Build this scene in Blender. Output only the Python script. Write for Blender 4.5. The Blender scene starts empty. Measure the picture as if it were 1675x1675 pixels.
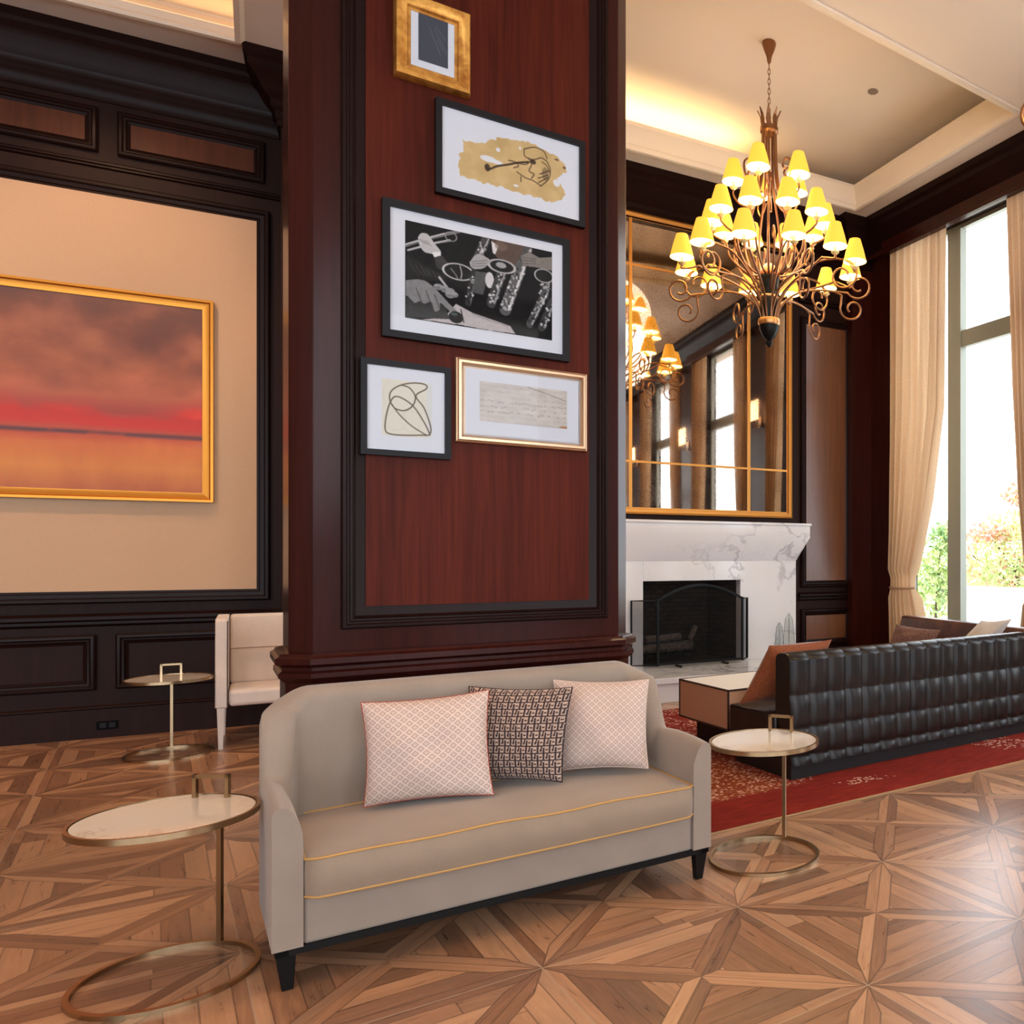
import bpy, math, random
import numpy as np
from mathutils import Vector, Matrix
from mathutils.geometry import tessellate_polygon
random.seed(7)
PI = math.pi
SC = bpy.context.scene
COL = SC.collection

# ------------------------------------------------------------------ camera
cam_data = bpy.data.cameras.new('camera')
cam = bpy.data.objects.new('camera', cam_data)
COL.objects.link(cam)
cam.location = (0, 0, 1.5)
cam.rotation_euler = (PI / 2, 0, 0)
cam_data.sensor_width = 36
cam_data.lens = 36 * 1360 / 1675
cam_data.shift_x = (837.5 - 1360) / 1675
cam_data.shift_y = (912 - 837.5) / 1675
cam_data.clip_end = 200
SC.camera = cam

# ------------------------------------------------------------------ world, view
world = bpy.data.worlds.new('world')
SC.world = world
world.use_nodes = True
wn = world.node_tree.nodes['Background']
wn.inputs[0].default_value = (0.82, 0.91, 1.0, 1)
wn.inputs[1].default_value = 4.2
SC.view_settings.view_transform = 'Standard'
SC.view_settings.look = 'None'
SC.view_settings.gamma = 1
SC.view_settings.use_curve_mapping = False
SC.view_settings.exposure = 0.45
SC.cycles.use_denoising = True
SC.cycles.max_bounces = 8
SC.cycles.diffuse_bounces = 4
SC.cycles.glossy_bounces = 4
SC.cycles.transparent_max_bounces = 12
SC.cycles.caustics_reflective = False
SC.cycles.caustics_refractive = False
SC.cycles.sample_clamp_indirect = 6

H = 5.85            # soffit height
WX, WY = 0.573, -0.82   # along the window wall, towards the viewer
WP = (0.83, 10.85)
WINDOWS = [(0.1 + 3.5 * i, 2.4 + 3.5 * i) for i in range(4)]

def light(name, kind, loc, energy, color=(1, 1, 1), **kw):
    l = bpy.data.lights.new(name, kind)
    l.energy = energy
    l.color = color
    rot = kw.pop('rot', None)
    for k, v in kw.items():
        setattr(l, k, v)
    o = bpy.data.objects.new(name, l)
    o.location = loc
    if rot: o.rotation_euler = rot
    COL.objects.link(o)
    return o

# sky portals: one at each tall window
for a, b in WINDOWS:
    u = (a + b) / 2
    x, y = WP[0] + WX * u + .82 * .32, WP[1] + WY * u + .573 * .32
    p = light('window_daylight', 'AREA', (x, y, 2.95), 1, shape='RECTANGLE', size=2.3, size_y=5.1)
    p.data.cycles.is_portal = True
    # local -Z must point into the room
    p.rotation_euler = Vector((-.82, -.573, 0)).to_track_quat('-Z', 'Z').to_euler()
# the room goes on behind the viewer to a rear wall, with unseen tall openings added for soft front fill
RA = (9.2 + .0, -1.12); RB = (-9.6, -13.2)
_l = math.hypot(RB[0] - RA[0], RB[1] - RA[1]); RDX, RDY = (RB[0] - RA[0]) / _l, (RB[1] - RA[1]) / _l
REAR_FILL_OPENINGS = [(2.0 + 3.9 * i, 5.0 + 3.9 * i) for i in range(5)]
for a, b in REAR_FILL_OPENINGS:
    u = (a + b) / 2
    p = light('window_daylight', 'AREA', (RA[0] + RDX * u - RDY * -.3, RA[1] + RDY * u + RDX * -.3, 2.95), 1, shape='RECTANGLE', size=3.0, size_y=5.1)
    p.location = (RA[0] + RDX * u + RDY * -.3, RA[1] + RDY * u - RDX * -.3, 2.95)
    p.data.cycles.is_portal = True
    p.rotation_euler = Vector((RDY, -RDX, 0)).to_track_quat('-Z', 'Z').to_euler()
sun = light('sun', 'SUN', (10, 14, 20), 6.0, (1, .95, .88), angle=math.radians(3))
sun.rotation_euler = Vector((.50, -.12, -.86)).to_track_quat('-Z', 'Y').to_euler()

# ------------------------------------------------------------------ helpers
class MB:
    def __init__(s): s.v = []; s.f = []; s.m = []; s.uv = {}
    def add(s, vs, fs, mi=0):
        b = len(s.v); s.v += [tuple(p) for p in vs]
        s.f += [tuple(b + i for i in f) for f in fs]; s.m += [mi] * len(fs)
        return s
    def box(s, x0, x1, y0, y1, z0, z1, mi=0):
        v = [(x, y, z) for z in (z0, z1) for y in (y0, y1) for x in (x0, x1)]
        return s.add(v, [(0, 2, 3, 1), (4, 5, 7, 6), (0, 1, 5, 4), (2, 6, 7, 3), (0, 4, 6, 2), (1, 3, 7, 5)], mi)
    def taper(s, c0, s0, c1, s1, mi=0):
        """box from rectangle (centre c0, half sizes s0) to rectangle c1,s1; c are xyz"""
        v = []
        for c, h in ((c0, s0), (c1, s1)):
            for sx, sy in ((-1, -1), (1, -1), (1, 1), (-1, 1)):
                v.append((c[0] + sx * h[0], c[1] + sy * h[1], c[2]))
        return s.add(v, [(3, 2, 1, 0), (4, 5, 6, 7), (0, 1, 5, 4), (1, 2, 6, 5), (2, 3, 7, 6), (3, 0, 4, 7)], mi)
    def lathe(s, prof, c=(0, 0, 0), n=24, mi=0, caps=True):
        vs = []
        for r, z in prof:
            for i in range(n):
                a = 2 * PI * i / n
                vs.append((c[0] + r * math.cos(a), c[1] + r * math.sin(a), c[2] + z))
        fs = []
        for j in range(len(prof) - 1):
            for i in range(n):
                k = (i + 1) % n
                fs.append((j * n + i, j * n + k, (j + 1) * n + k, (j + 1) * n + i))
        if caps:
            if prof[0][0] > 1e-4: fs.append(tuple(range(n))[::-1])
            if prof[-1][0] > 1e-4: fs.append(tuple((len(prof) - 1) * n + i for i in range(n)))
        return s.add(vs, fs, mi)
    def tube(s, pts, r, n=8, closed=False, mi=0, square=False):
        pts = [Vector(p) for p in pts]; N = len(pts)
        if not hasattr(r, '__len__'): r = [r] * N
        if square: n = 4
        vs = []; prev = None
        for i, p in enumerate(pts):
            if closed: t = pts[(i + 1) % N] - pts[i - 1]
            else: t = pts[min(i + 1, N - 1)] - pts[max(i - 1, 0)]
            if t.length < 1e-9: t = Vector((0, 0, 1))
            t.normalize()
            if prev is None:
                ref = Vector((0, 0, 1)) if abs(t.z) < .9 else Vector((1, 0, 0))
                a = t.cross(ref).normalized()
            else:
                a = (prev - t * prev.dot(t))
                a = a.normalized() if a.length > 1e-6 else t.orthogonal().normalized()
            prev = a; b = t.cross(a)
            for k in range(n):
                an = 2 * PI * (k + (.5 if square else 0)) / n
                q = p + (a * math.cos(an) + b * math.sin(an)) * r[i] * (1.414 if square else 1)
                vs.append(q)
        fs = []
        for i in range(N if closed else N - 1):
            j = (i + 1) % N
            for k in range(n):
                l = (k + 1) % n
                fs.append((i * n + k, i * n + l, j * n + l, j * n + k))
        if not closed:
            fs.append(tuple(range(n))[::-1]); fs.append(tuple((N - 1) * n + k for k in range(n)))
        return s.add(vs, fs, mi)
    def grid(s, P, mi=0, closed_u=False):
        """P[j][i] points"""
        h = len(P); w = len(P[0])
        fs = []
        for j in range(h - 1):
            for i in range(w if closed_u else w - 1):
                k = (i + 1) % w
                fs.append((j * w + i, j * w + k, (j + 1) * w + k, (j + 1) * w + i))
        return s.add([p for row in P for p in row], fs, mi)
    def ngon(s, pts, mi=0): return s.add(pts, [tuple(range(len(pts)))], mi)
    def sweep(s, path, prof, closed=False, mi=0, cap=True):
        """path: 2D points; prof: (offset to the right of travel, z); mitred"""
        rows = []
        for off, z in prof:
            q = offset(path, off, closed)
            rows.append([(p[0], p[1], z) for p in q])
        n = len(path); m = len(prof)
        fs = []
        for j in range(m - 1):
            for i in range(n if closed else n - 1):
                k = (i + 1) % n
                fs.append((j * n + i, j * n + k, (j + 1) * n + k, (j + 1) * n + i))
        if cap and not closed:
            fs.append(tuple(j * n for j in range(m))); fs.append(tuple(j * n + n - 1 for j in range(m))[::-1])
        return s.add([p for r in rows for p in r], fs, mi)
    def frame(s, x0, x1, z0, z1, prof, mi=0):
        """picture-frame moulding in the XZ plane; prof = (inset, y) outline closed"""
        m = len(prof); vs = []
        for i, y in prof:
            vs += [(x0 + i, y, z0 + i), (x1 - i, y, z0 + i), (x1 - i, y, z1 - i), (x0 + i, y, z1 - i)]
        fs = []
        for j in range(m - 1):
            for k in range(4):
                l = (k + 1) % 4
                fs.append((j * 4 + k, j * 4 + l, (j + 1) * 4 + l, (j + 1) * 4 + k))
        return s.add(vs, fs, mi)
    def build(s, name, mats, parent=None, smooth=False, bevel=0, loc=None, rotz=None, recalc=True, seg=2, sub=0, angle=40):
        me = bpy.data.meshes.new(name)
        me.from_pydata(s.v, [], s.f)
        if not isinstance(mats, (list, tuple)): mats = [mats]
        for m in mats: me.materials.append(m)
        if len(mats) > 1: me.polygons.foreach_set('material_index', s.m)
        if recalc:
            import bmesh
            bm = bmesh.new(); bm.from_mesh(me)
            bmesh.ops.recalc_face_normals(bm, faces=bm.faces[:])
            bm.to_mesh(me); bm.free()
        me.update()
        if smooth or bevel or sub:
            me.polygons.foreach_set('use_smooth', [True] * len(me.polygons))
            try: me.set_sharp_from_angle(angle=math.radians(angle))
            except Exception: pass
        o = bpy.data.objects.new(name, me)
        COL.objects.link(o)
        if loc: o.location = loc
        if rotz is not None: o.rotation_euler = (0, 0, rotz)
        if bevel:
            b = o.modifiers.new('bevel', 'BEVEL'); b.width = bevel; b.segments = seg; b.limit_method = 'ANGLE'
            b.angle_limit = math.radians(30)
        if sub:
            b = o.modifiers.new('sub', 'SUBSURF'); b.levels = sub; b.render_levels = sub
        if parent: o.parent = parent
        return o

def offset(path, off, closed):
    n = len(path); out = []
    def nrm(a, b):
        dx, dy = b[0] - a[0], b[1] - a[1]; l = math.hypot(dx, dy); return (dy / l, -dx / l)
    for i, p in enumerate(path):
        if closed: n1, n2 = nrm(path[i - 1], p), nrm(p, path[(i + 1) % n])
        else:
            n1 = nrm(path[i - 1], p) if i else nrm(p, path[i + 1])
            n2 = nrm(p, path[i + 1]) if i < n - 1 else n1
        mx, my = n1[0] + n2[0], n1[1] + n2[1]
        k = 2 / max(mx * mx + my * my, .2)
        out.append((p[0] + mx * k * off, p[1] + my * k * off))
    return out

def tag(o, label=None, cat=None, group=None, kind=None):
    if label: o['label'] = label
    if cat: o['category'] = cat
    if group: o['group'] = group
    if kind: o['kind'] = kind
    return o
def thing(name, label, cat, loc=(0, 0, 0), rotz=0, group=None):
    o = bpy.data.objects.new(name, None); COL.objects.link(o)
    o.location = loc; o.rotation_euler = (0, 0, rotz); o.empty_display_size = .1
    return tag(o, label, cat, group)
def struct(o): o['kind'] = 'structure'; return o
def dup(root, loc, rotz, label=None):
    def cp(o, par):
        c = o.copy(); COL.objects.link(c); c.parent = par
        for ch in [x for x in KIDS.get(o.name, ())]: cp(ch, c)
        return c
    KIDS = {}
    for o in bpy.data.objects:
        if o.parent: KIDS.setdefault(o.parent.name, []).append(o)
    r = cp(root, None)
    r.location = loc; r.rotation_euler = (0, 0, rotz)
    if label: r['label'] = label
    return r

class Fr:
    """vertical plane in the plan: x along d, y away from the viewer's side, z up"""
    def __init__(s, p, d):
        l = math.hypot(*d); s.p = p; s.d = (d[0] / l, d[1] / l); s.n = (-s.d[1], s.d[0])
        s.rot = math.atan2(s.d[1], s.d[0])
    def hit(s, px, py=None, off=0):
        """sight line through a pixel of the photograph met with the plane y=off"""
        a = (px - 1360) / 1360
        P = (s.p[0] + s.n[0] * off, s.p[1] + s.n[1] * off)
        t = (a * P[1] - P[0]) / (s.d[0] - a * s.d[1])
        Y = P[1] + t * s.d[1]
        return (t, None if py is None else 1.5 + (912 - py) / 1360 * Y)
    def w(s, u, v, z=0): return (s.p[0] + s.d[0] * u + s.n[0] * v, s.p[1] + s.d[1] * u + s.n[1] * v, z)
    def loc(s, x, y):
        rx, ry = x - s.p[0], y - s.p[1]
        return (rx * s.d[0] + ry * s.d[1], rx * s.n[0] + ry * s.n[1])
    @property
    def o(s): return (s.p[0], s.p[1], 0)

# ------------------------------------------------------------------ shader helper
class E:
    """tiny expression wrapper round Math nodes"""
    def __init__(s, t, sock): s.t = t; s.s = sock
    def _m(s, op, *a, clamp=False):
        n = s.t.nodes.new('ShaderNodeMath'); n.operation = op; n.use_clamp = clamp
        for i, x in enumerate((s,) + a):
            if isinstance(x, E): s.t.links.new(x.s, n.inputs[i])
            else: n.inputs[i].default_value = x
        return E(s.t, n.outputs[0])
    def __add__(s, o): return s._m('ADD', o)
    __radd__ = __add__
    def __sub__(s, o): return s._m('SUBTRACT', o)
    def __rsub__(s, o): return (s * -1) + o
    def __mul__(s, o): return s._m('MULTIPLY', o)
    __rmul__ = __mul__
    def __truediv__(s, o): return s._m('DIVIDE', o)
    def __lt__(s, o): return s._m('LESS_THAN', o)
    def __gt__(s, o): return s._m('GREATER_THAN', o)
    def abs(s): return s._m('ABSOLUTE')
    def floor(s): return s._m('FLOOR')
    def fract(s): return s._m('FRACT')
    def sin(s): return s._m('SINE')
    def sign(s): return s._m('SIGN')
    def sqrt(s): return s._m('SQRT')
    def max(s, o): return s._m('MAXIMUM', o)
    def min(s, o): return s._m('MINIMUM', o)
    def clamp(s): return s._m('ADD', 0.0, clamp=True)
    def step(s, a, b): return ((s - a) * (1.0 / (b - a))).clamp()

class Mat:
    def __init__(s, name):
        s.m = bpy.data.materials.new(name); s.m.use_nodes = True
        s.t = s.m.node_tree; s.b = s.t.nodes['Principled BSDF']
    def node(s, k, **kw):
        n = s.t.nodes.new(k)
        for a, b in kw.items(): setattr(n, a, b)
        return n
    def link(s, a, b):
        if isinstance(a, E): a = a.s
        s.t.links.new(a, b)
    def coord(s, which='Object'):
        if which == 'Position':
            src = s.node('ShaderNodeNewGeometry').outputs['Position']
        else: src = s.node('ShaderNodeTexCoord').outputs[which]
        sp = s.node('ShaderNodeSeparateXYZ'); s.link(src, sp.inputs[0])
        return src, [E(s.t, sp.outputs[i]) for i in range(3)]
    def vec(s, x, y, z=0.0):
        n = s.node('ShaderNodeCombineXYZ')
        for i, a in enumerate((x, y, z)):
            if isinstance(a, E): s.link(a, n.inputs[i])
            else: n.inputs[i].default_value = a
        return n.outputs[0]
    def noise(s, vec, scale=5, detail=3, rough=.5, dist=0, out='Fac'):
        n = s.node('ShaderNodeTexNoise'); s.link(vec, n.inputs['Vector'])
        n.inputs['Scale'].default_value = scale; n.inputs['Detail'].default_value = detail
        n.inputs['Roughness'].default_value = rough; n.inputs['Distortion'].default_value = dist
        o = n.outputs[out]
        return E(s.t, o) if out == 'Fac' else o
    def white(s, vec):
        n = s.node('ShaderNodeTexWhiteNoise'); n.noise_dimensions = '3D'; s.link(vec, n.inputs['Vector'])
        return E(s.t, n.outputs['Value'])
    def ramp(s, fac, stops, interp='LINEAR'):
        n = s.node('ShaderNodeValToRGB'); s.link(fac, n.inputs[0]); cr = n.color_ramp; cr.interpolation = interp
        while len(cr.elements) < len(stops): cr.elements.new(.5)
        for e, (p, c) in zip(cr.elements, stops):
            e.position = p; e.color = (*c, 1)
        return n.outputs[0]
    def mix(s, f, a, b, mode='MIX'):
        n = s.node('ShaderNodeMix', data_type='RGBA', blend_type=mode)
        for sock, v in ((n.inputs[0], f), (n.inputs[6], a), (n.inputs[7], b)):
            if isinstance(v, E): s.link(v, sock)
            elif isinstance(v, (int, float)): sock.default_value = v
            elif isinstance(v, tuple): sock.default_value = (*v, 1)
            else: s.link(v, sock)
        return n.outputs[2]
    def bump(s, h, strength=.3, dist=.01):
        n = s.node('ShaderNodeBump'); n.inputs['Strength'].default_value = strength; n.inputs['Distance'].default_value = dist
        s.link(h, n.inputs['Height']); s.link(n.outputs[0], s.b.inputs['Normal'])
    def set(s, **kw):
        for k, v in kw.items():
            i = s.b.inputs[{'color': 'Base Color', 'rough': 'Roughness', 'metal': 'Metallic', 'coat': 'Coat Weight', 'coat_rough': 'Coat Roughness',
                            'sheen': 'Sheen Weight', 'spec': 'Specular IOR Level', 'em': 'Emission Color', 'es': 'Emission Strength', 'trans': 'Transmission Weight', 'alpha': 'Alpha',
                            'ior': 'IOR'}[k]]
            if isinstance(v, E): s.link(v, i)
            elif isinstance(v, tuple): i.default_value = (*v, 1)
            elif isinstance(v, (int, float)): i.default_value = v
            else: s.link(v, i)
        return s

def simple(name, color, rough=.5, metal=0, **kw):
    return Mat(name).set(color=color, rough=rough, metal=metal, **kw).m
def srgb(r, g, b):
    f = lambda c: (c / 255) / 12.92 if c / 255 <= .04045 else ((c / 255 + .055) / 1.055) ** 2.4
    return (f(r), f(g), f(b))

def wood(name, a, b, rough=.3, coat=.5, scale=1.0, coord='Object', coat_rough=.12, spec=.5):
    m = Mat(name); _, (x, y, z) = m.coord(coord)
    v = m.vec(x * 14 * scale, y * 14 * scale, z * .7 * scale)
    n1 = m.noise(v, 1.5, 5, .6, .6)
    v2 = m.vec(x * 120, y * 120, z * 3.0); n2 = m.noise(v2, 1, 2)
    v3 = m.vec(x * 3, y * 3, z * .25); n3 = m.noise(v3, 1, 2)
    f = (n1 * .5 + n2 * .25 + n3 * .35)
    m.set(color=m.ramp(f, [(.3, a), (.75, b)]), rough=rough, coat=coat, coat_rough=coat_rough, spec=spec)
    m.bump(n2, .05, .002)
    return m.m

M = {}
M['mahogany'] = wood('mahogany_panel', srgb(40, 11, 6), srgb(92, 35, 21), .42, 0, spec=.08)
M['mahogany_dark'] = wood('mahogany_frame', srgb(38, 13, 9), srgb(60, 22, 16), .24, 0, spec=.16)
M['moulding'] = wood('moulding_dark', srgb(20, 8, 6), srgb(34, 15, 12), .34, 0, spec=.12)
M['oak_dark'] = wood('dark_stained_wood', srgb(25, 11, 7), srgb(44, 21, 14), .5, 0, spec=.14)
M['panel_brown'] = wood('field_panel_brown', srgb(60, 26, 12), srgb(96, 50, 28), .45, 0, spec=.2)
M['walnut_field'] = wood('walnut_field_panel', srgb(84, 46, 24), srgb(126, 76, 44), .35, .5, coat_rough=.2)
M['brass'] = simple('satin_brass', srgb(176, 150, 116), .28, 1)
M['bronze'] = simple('aged_bronze', srgb(148, 104, 72), .38, .9)
M['gold_dark'] = simple('gilt_worn', srgb(170, 118, 60), .4, .8)
M['black_metal'] = simple('black_iron', srgb(22, 22, 23), .45, .6)
M['black_leg'] = simple('black_stained_leg', srgb(14, 12, 12), .45, spec=.2)
M['black_frame'] = simple('black_picture_frame', srgb(20, 17, 20), .45, spec=.2)
M['mat_white'] = simple('white_mount_board', srgb(228, 226, 232), .7)
M['plaster'] = simple('ceiling_plaster', srgb(228, 216, 206), .85)
M['cornice'] = simple('cornice_paint', srgb(232, 218, 200), .7)
M['rear_wall'] = simple('rear_wall_paint', srgb(150, 118, 92), .8)

def gilt():
    m = Mat('gilt_leaf'); v, (x, y, z) = m.coord()
    n = m.noise(v, 18, 4, .6)
    m.set(color=m.ramp(n, [(.3, srgb(170, 104, 40)), (.6, srgb(226, 168, 84))]), metal=.75, rough=.38)
    m.bump(n, .15, .003); return m.m
M['gilt'] = gilt()

def cream_fabric():
    m = Mat('cream_wall_fabric'); v, (x, y, z) = m.coord()
    n = m.noise(m.vec(x * 260, y * 10, z * 260), 1, 2)
    m.set(color=m.ramp(n, [(.3, srgb(196, 160, 128)), (.7, srgb(208, 174, 142))]), rough=.9, sheen=.2)
    m.bump(n, .15, .002); return m.m
M['cream'] = cream_fabric()

def cloth(name, c, scale=500, var=.12, rough=.9):
    m = Mat(name); v, _ = m.coord()
    n = m.noise(v, scale, 2, .7)
    n2 = m.noise(v, 7, 3)
    f = n * .75 + n2 * .25
    m.set(color=m.ramp(f, [(.3, tuple(k * (1 - var * 2) for k in c)), (.7, tuple(min(1, k * (1 + var)) for k in c))]), rough=rough, sheen=.25)
    m.bump(n, .25, .0015); return m.m
M['taupe'] = cloth('taupe_upholstery', srgb(152, 136, 122))
M['taupe_cushion'] = cloth('taupe_seat_cloth', srgb(150, 130, 110), 500, .1, .7)
M['piping'] = simple('mustard_piping', srgb(190, 146, 84), .7)
M['orange_cloth'] = cloth('rust_velvet', srgb(142, 72, 32), 60, .2)
M['chair_cloth'] = cloth('cream_linen', srgb(222, 204, 190))
M['white_pillow'] = cloth('off_white_cloth', srgb(225, 215, 208))

def leather():
    m = Mat('black_leather'); v, _ = m.coord()
    n = m.noise(v, 160, 3, .6); n2 = m.noise(v, 9, 3)
    m.set(color=m.ramp(n2, [(.3, srgb(22, 17, 16)), (.75, srgb(38, 27, 23))]), rough=.33, coat=0, spec=.32)
    m.bump(n * .3 + n2, .12, .006); return m.m
M['leather'] = leather()
def leather_brown():
    m = Mat('brown_leather'); v, _ = m.coord(); n2 = m.noise(v, 6, 3)
    m.set(color=m.ramp(n2, [(.3, srgb(66, 36, 24)), (.7, srgb(112, 66, 42))]), rough=.35); return m.m
M['leather_brown'] = leather_brown()

def marble(name, base, vein, scale=1.0, rough=.16, coord='Object', vein_w=.02):
    m = Mat(name); v, (x, y, z) = m.coord(coord)
    w = m.noise(v, 1.2 * scale, 4, .55, 0, 'Color')
    mp = m.node('ShaderNodeVectorMath', operation='MULTIPLY_ADD'); m.link(w, mp.inputs[0]); mp.inputs[1].default_value = (1.4, 1.4, 1.4); m.link(v, mp.inputs[2])
    n = m.noise(mp.outputs[0], 1.1 * scale, 5, .55)
    d = (n - .5).abs()
    line = 1 - d.step(0.0, vein_w)
    n2 = m.noise(mp.outputs[0], 2.3 * scale, 4, .6)
    l2 = (1 - (n2 - .45).abs().step(0, vein_w * .4)) * .25
    cloud = m.noise(v, 1.8 * scale, 4, .6).step(.35, .75)
    mask = m.noise(v, .9 * scale, 2).step(.42, .62)
    f = ((line * mask).max(l2 * mask)).clamp()
    c1 = m.mix(cloud * .55, base, tuple(.78 * a + .22 * b * 1.4 for a, b in zip(base, vein)))
    m.set(color=m.mix(f * .75, c1, vein), rough=rough, coat=.3, coat_rough=.05)
    return m.m
M['marble'] = marble('white_marble', srgb(230, 227, 228), srgb(140, 136, 146), .8)
M['marble_top'] = marble('table_marble', srgb(224, 216, 204), srgb(176, 150, 122), 3.0, .06, vein_w=.03)

# ------------------------------------------------------------------ floor material
FD = (.775, .632); FL = .843; FA = (-1.0575, 3.038)
def parquet():
    m = Mat('star_parquet'); src, (x, y, z) = m.coord('Position')
    U = ((x - FA[0]) * FD[0] + (y - FA[1]) * FD[1]) * (1 / FL)
    V = ((x - FA[0]) * -FD[1] + (y - FA[1]) * FD[0]) * (1 / FL)
    iu, iv = U.floor(), V.floor()
    p = U - iu - .5; q = V - iv - .5
    P, Q = p.abs(), q.abs()
    mx, mn = P.max(Q), P.min(Q)
    hor = P > Q                       # 1: nearer a u edge, planks run along v
    quad = p.sign() + q.sign() * 2
    # diagonal kite planks
    dperp = (mx - mn) * .7071
    dcorner = (1.0 - (mx + mn)) * .7071
    halfw = (dcorner * .30).min(.062)
    diag = dperp < halfw
    side = hor * (p.sign() + 3) + (1 - hor) * (q.sign() + 7)
    ring = (mx * 9.0).floor()
    # split of every ring plank down its length in a random place
    along = hor * q + (1 - hor) * p
    r0 = m.white(m.vec(iu + side * 7.3, iv + ring * 3.1, side))
    cut = (along > ((r0 - .5) * .5)) * (r0 > .72)
    idr = m.white(m.vec(iu * 1.7 + ring * 5.13, iv * 2.3 + side * 1.37, cut * 4.4 + ring))
    idd = m.white(m.vec(iu * 3.1 + quad * 2.7, iv * 5.3 + hor * 9.1, quad))
    rid = diag * idd + (1 - diag) * idr
    # grain coordinates along each plank
    gu = diag * ((p + q * (quad.abs() > 2).sign()) * .7) + (1 - diag) * (hor * V + (1 - hor) * U)
    gv = diag * (mx - mn) + (1 - diag) * (hor * U + (1 - hor) * V)
    gvec = m.vec(gu * 2.2 + rid * 37, gv * 22 + rid * 11, rid * 9)
    g = m.noise(gvec, 1.6, 6, .62, .8)
    knots = m.noise(m.vec(gu * 4 + rid * 17, gv * 9, rid * 3), 2, 3, .5)
    f = rid * .60 + g * .60 - .12
    col = m.ramp(f, [(.05, srgb(96, 68, 52)), (.35, srgb(146, 104, 77)), (.6, srgb(180, 134, 101)), (.95, srgb(208, 164, 126))])
    grey = m.noise(m.vec(gu * 1.1 + rid * 5, gv * 5, rid * 13), 1.3, 3)
    col = m.mix(grey.step(.45, .75) * .4, col, srgb(118, 100, 86))
    # joints
    fr = (mx * 9.0).fract()
    jr = ((fr < .028).max(fr > .972)) * (1 - diag)
    jd = ((dperp - halfw).abs() < .004)
    jc = (dperp < .0035) * diag * 0.8
    jl = ((along - (r0 - .5) * .5).abs() < .0035) * (1 - diag) * (r0 > .72)
    j = jr.max(jd).max(jc).max(jl)
    col = m.mix(j * .55, col, srgb(66, 42, 30))
    grout = mx > .4965
    col = m.mix(grout * .8, col, srgb(176, 150, 126))
    rough = g * .18 + .21
    m.set(color=col, rough=rough, coat=.25, coat_rough=.22)
    m.bump(g * .5 - j - grout, .12, .003)
    return m.m
M['floor'] = parquet()

# ------------------------------------------------------------------ frames of reference
LW = Fr((-5.904, 7.046), (.858, .514))       # left wall
CF = Fr((-2.267, 3.64), (.80, .60))          # column face, x=0 at its left edge
SF = Fr((-1.872, 2.861), (.786, .618))       # grey sofa front
BW = Fr((-1.572, 9.90), (.844, .536))        # fireplace wall
WW = Fr(WP, (WX, WY))                        # window wall, y outward

# ------------------------------------------------------------------ floor, rear walls, ceiling
floor_outer = [(-14.5, 0.5), (-10.5, -13), (9.5, -2.5), (3.5, 8.6), (1.2, 13.0), (-3, 12.5), (-9.5, 7.5)]
mb = MB(); mb.ngon([(x, y, 0) for x, y in [(-17, 3), (-11, -14), (11.5, -2.6), (1.05, 12.2), (-3, 12.5), (-9, 6.6)]])
mb.ngon([(x, y, -.2) for x, y in [(-17, 3), (-11, -14), (11.5, -2.6), (1.05, 12.2), (-3, 12.5), (-9, 6.6)]])
struct(mb.build('floor', M['floor']))

def wall_panel(x0, x1, z0, z1, holes, y0, y1):
    """slab in the XZ plane with rectangular holes"""
    mb = MB()
    loops = [[(x0, z0), (x1, z0), (x1, z1), (x0, z1)]] + [[(a, c), (b, c), (b, d), (a, d)] for a, b, c, d in holes]
    flat = [p for l in loops for p in l]
    tris = tessellate_polygon([[Vector((p[0], p[1], 0)) for p in l] for l in loops])
    for y in (y0, y1): mb.add([(p[0], y, p[1]) for p in flat], [tuple(t) for t in tris])
    for l in loops:
        for i in range(4):
            a, b = l[i], l[(i + 1) % 4]
            mb.add([(a[0], y0, a[1]), (b[0], y0, b[1]), (b[0], y1, b[1]), (a[0], y1, a[1])], [(0, 1, 2, 3)])
    return mb

# left wall slab
Lend = LW.hit(462)[0]
lw = wall_panel(-9, Lend + 1.2, 0, H, [], 0, .15)
struct(lw.build('wall_left', M['oak_dark'], loc=LW.o, rotz=LW.rot, recalc=False))
# return to the fireplace wall, hidden by the column in the photograph
a = LW.w(Lend + 1.2, 0); bt = BW.hit(560)[0]; b = BW.w(bt, 0)
mb = MB(); R = Fr((a[0], a[1]), (b[0] - a[0], b[1] - a[1])); ln = math.hypot(b[0] - a[0], b[1] - a[1])
mb.box(0, ln, 0, .15, 0, H); struct(mb.build('wall_return', M['oak_dark'], loc=R.o, rotz=R.rot))

# fireplace wall with firebox hole
u0, zt = BW.hit(1052, 951, -.12); u1, _ = BW.hit(1211, 948, -.12)
FBX = (u0, u1, .26, zt)
CORNER_U = BW.hit(1400)[0]
bw = wall_panel(bt, CORNER_U + .6, 0, H, [(u0 - .02, u1 + .02, .2, zt + .03)], 0, .15)
struct(bw.build('wall_fireplace', M['oak_dark'], loc=BW.o, rotz=BW.rot, recalc=False))

# window wall
holes = [(a, b, .42, 5.55) for a, b in WINDOWS]
ww = wall_panel(-1.2, 15.2, 0, H, holes, 0, .3)
struct(ww.build('wall_window', M['oak_dark'], loc=WW.o, rotz=WW.rot, recalc=False))
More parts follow.
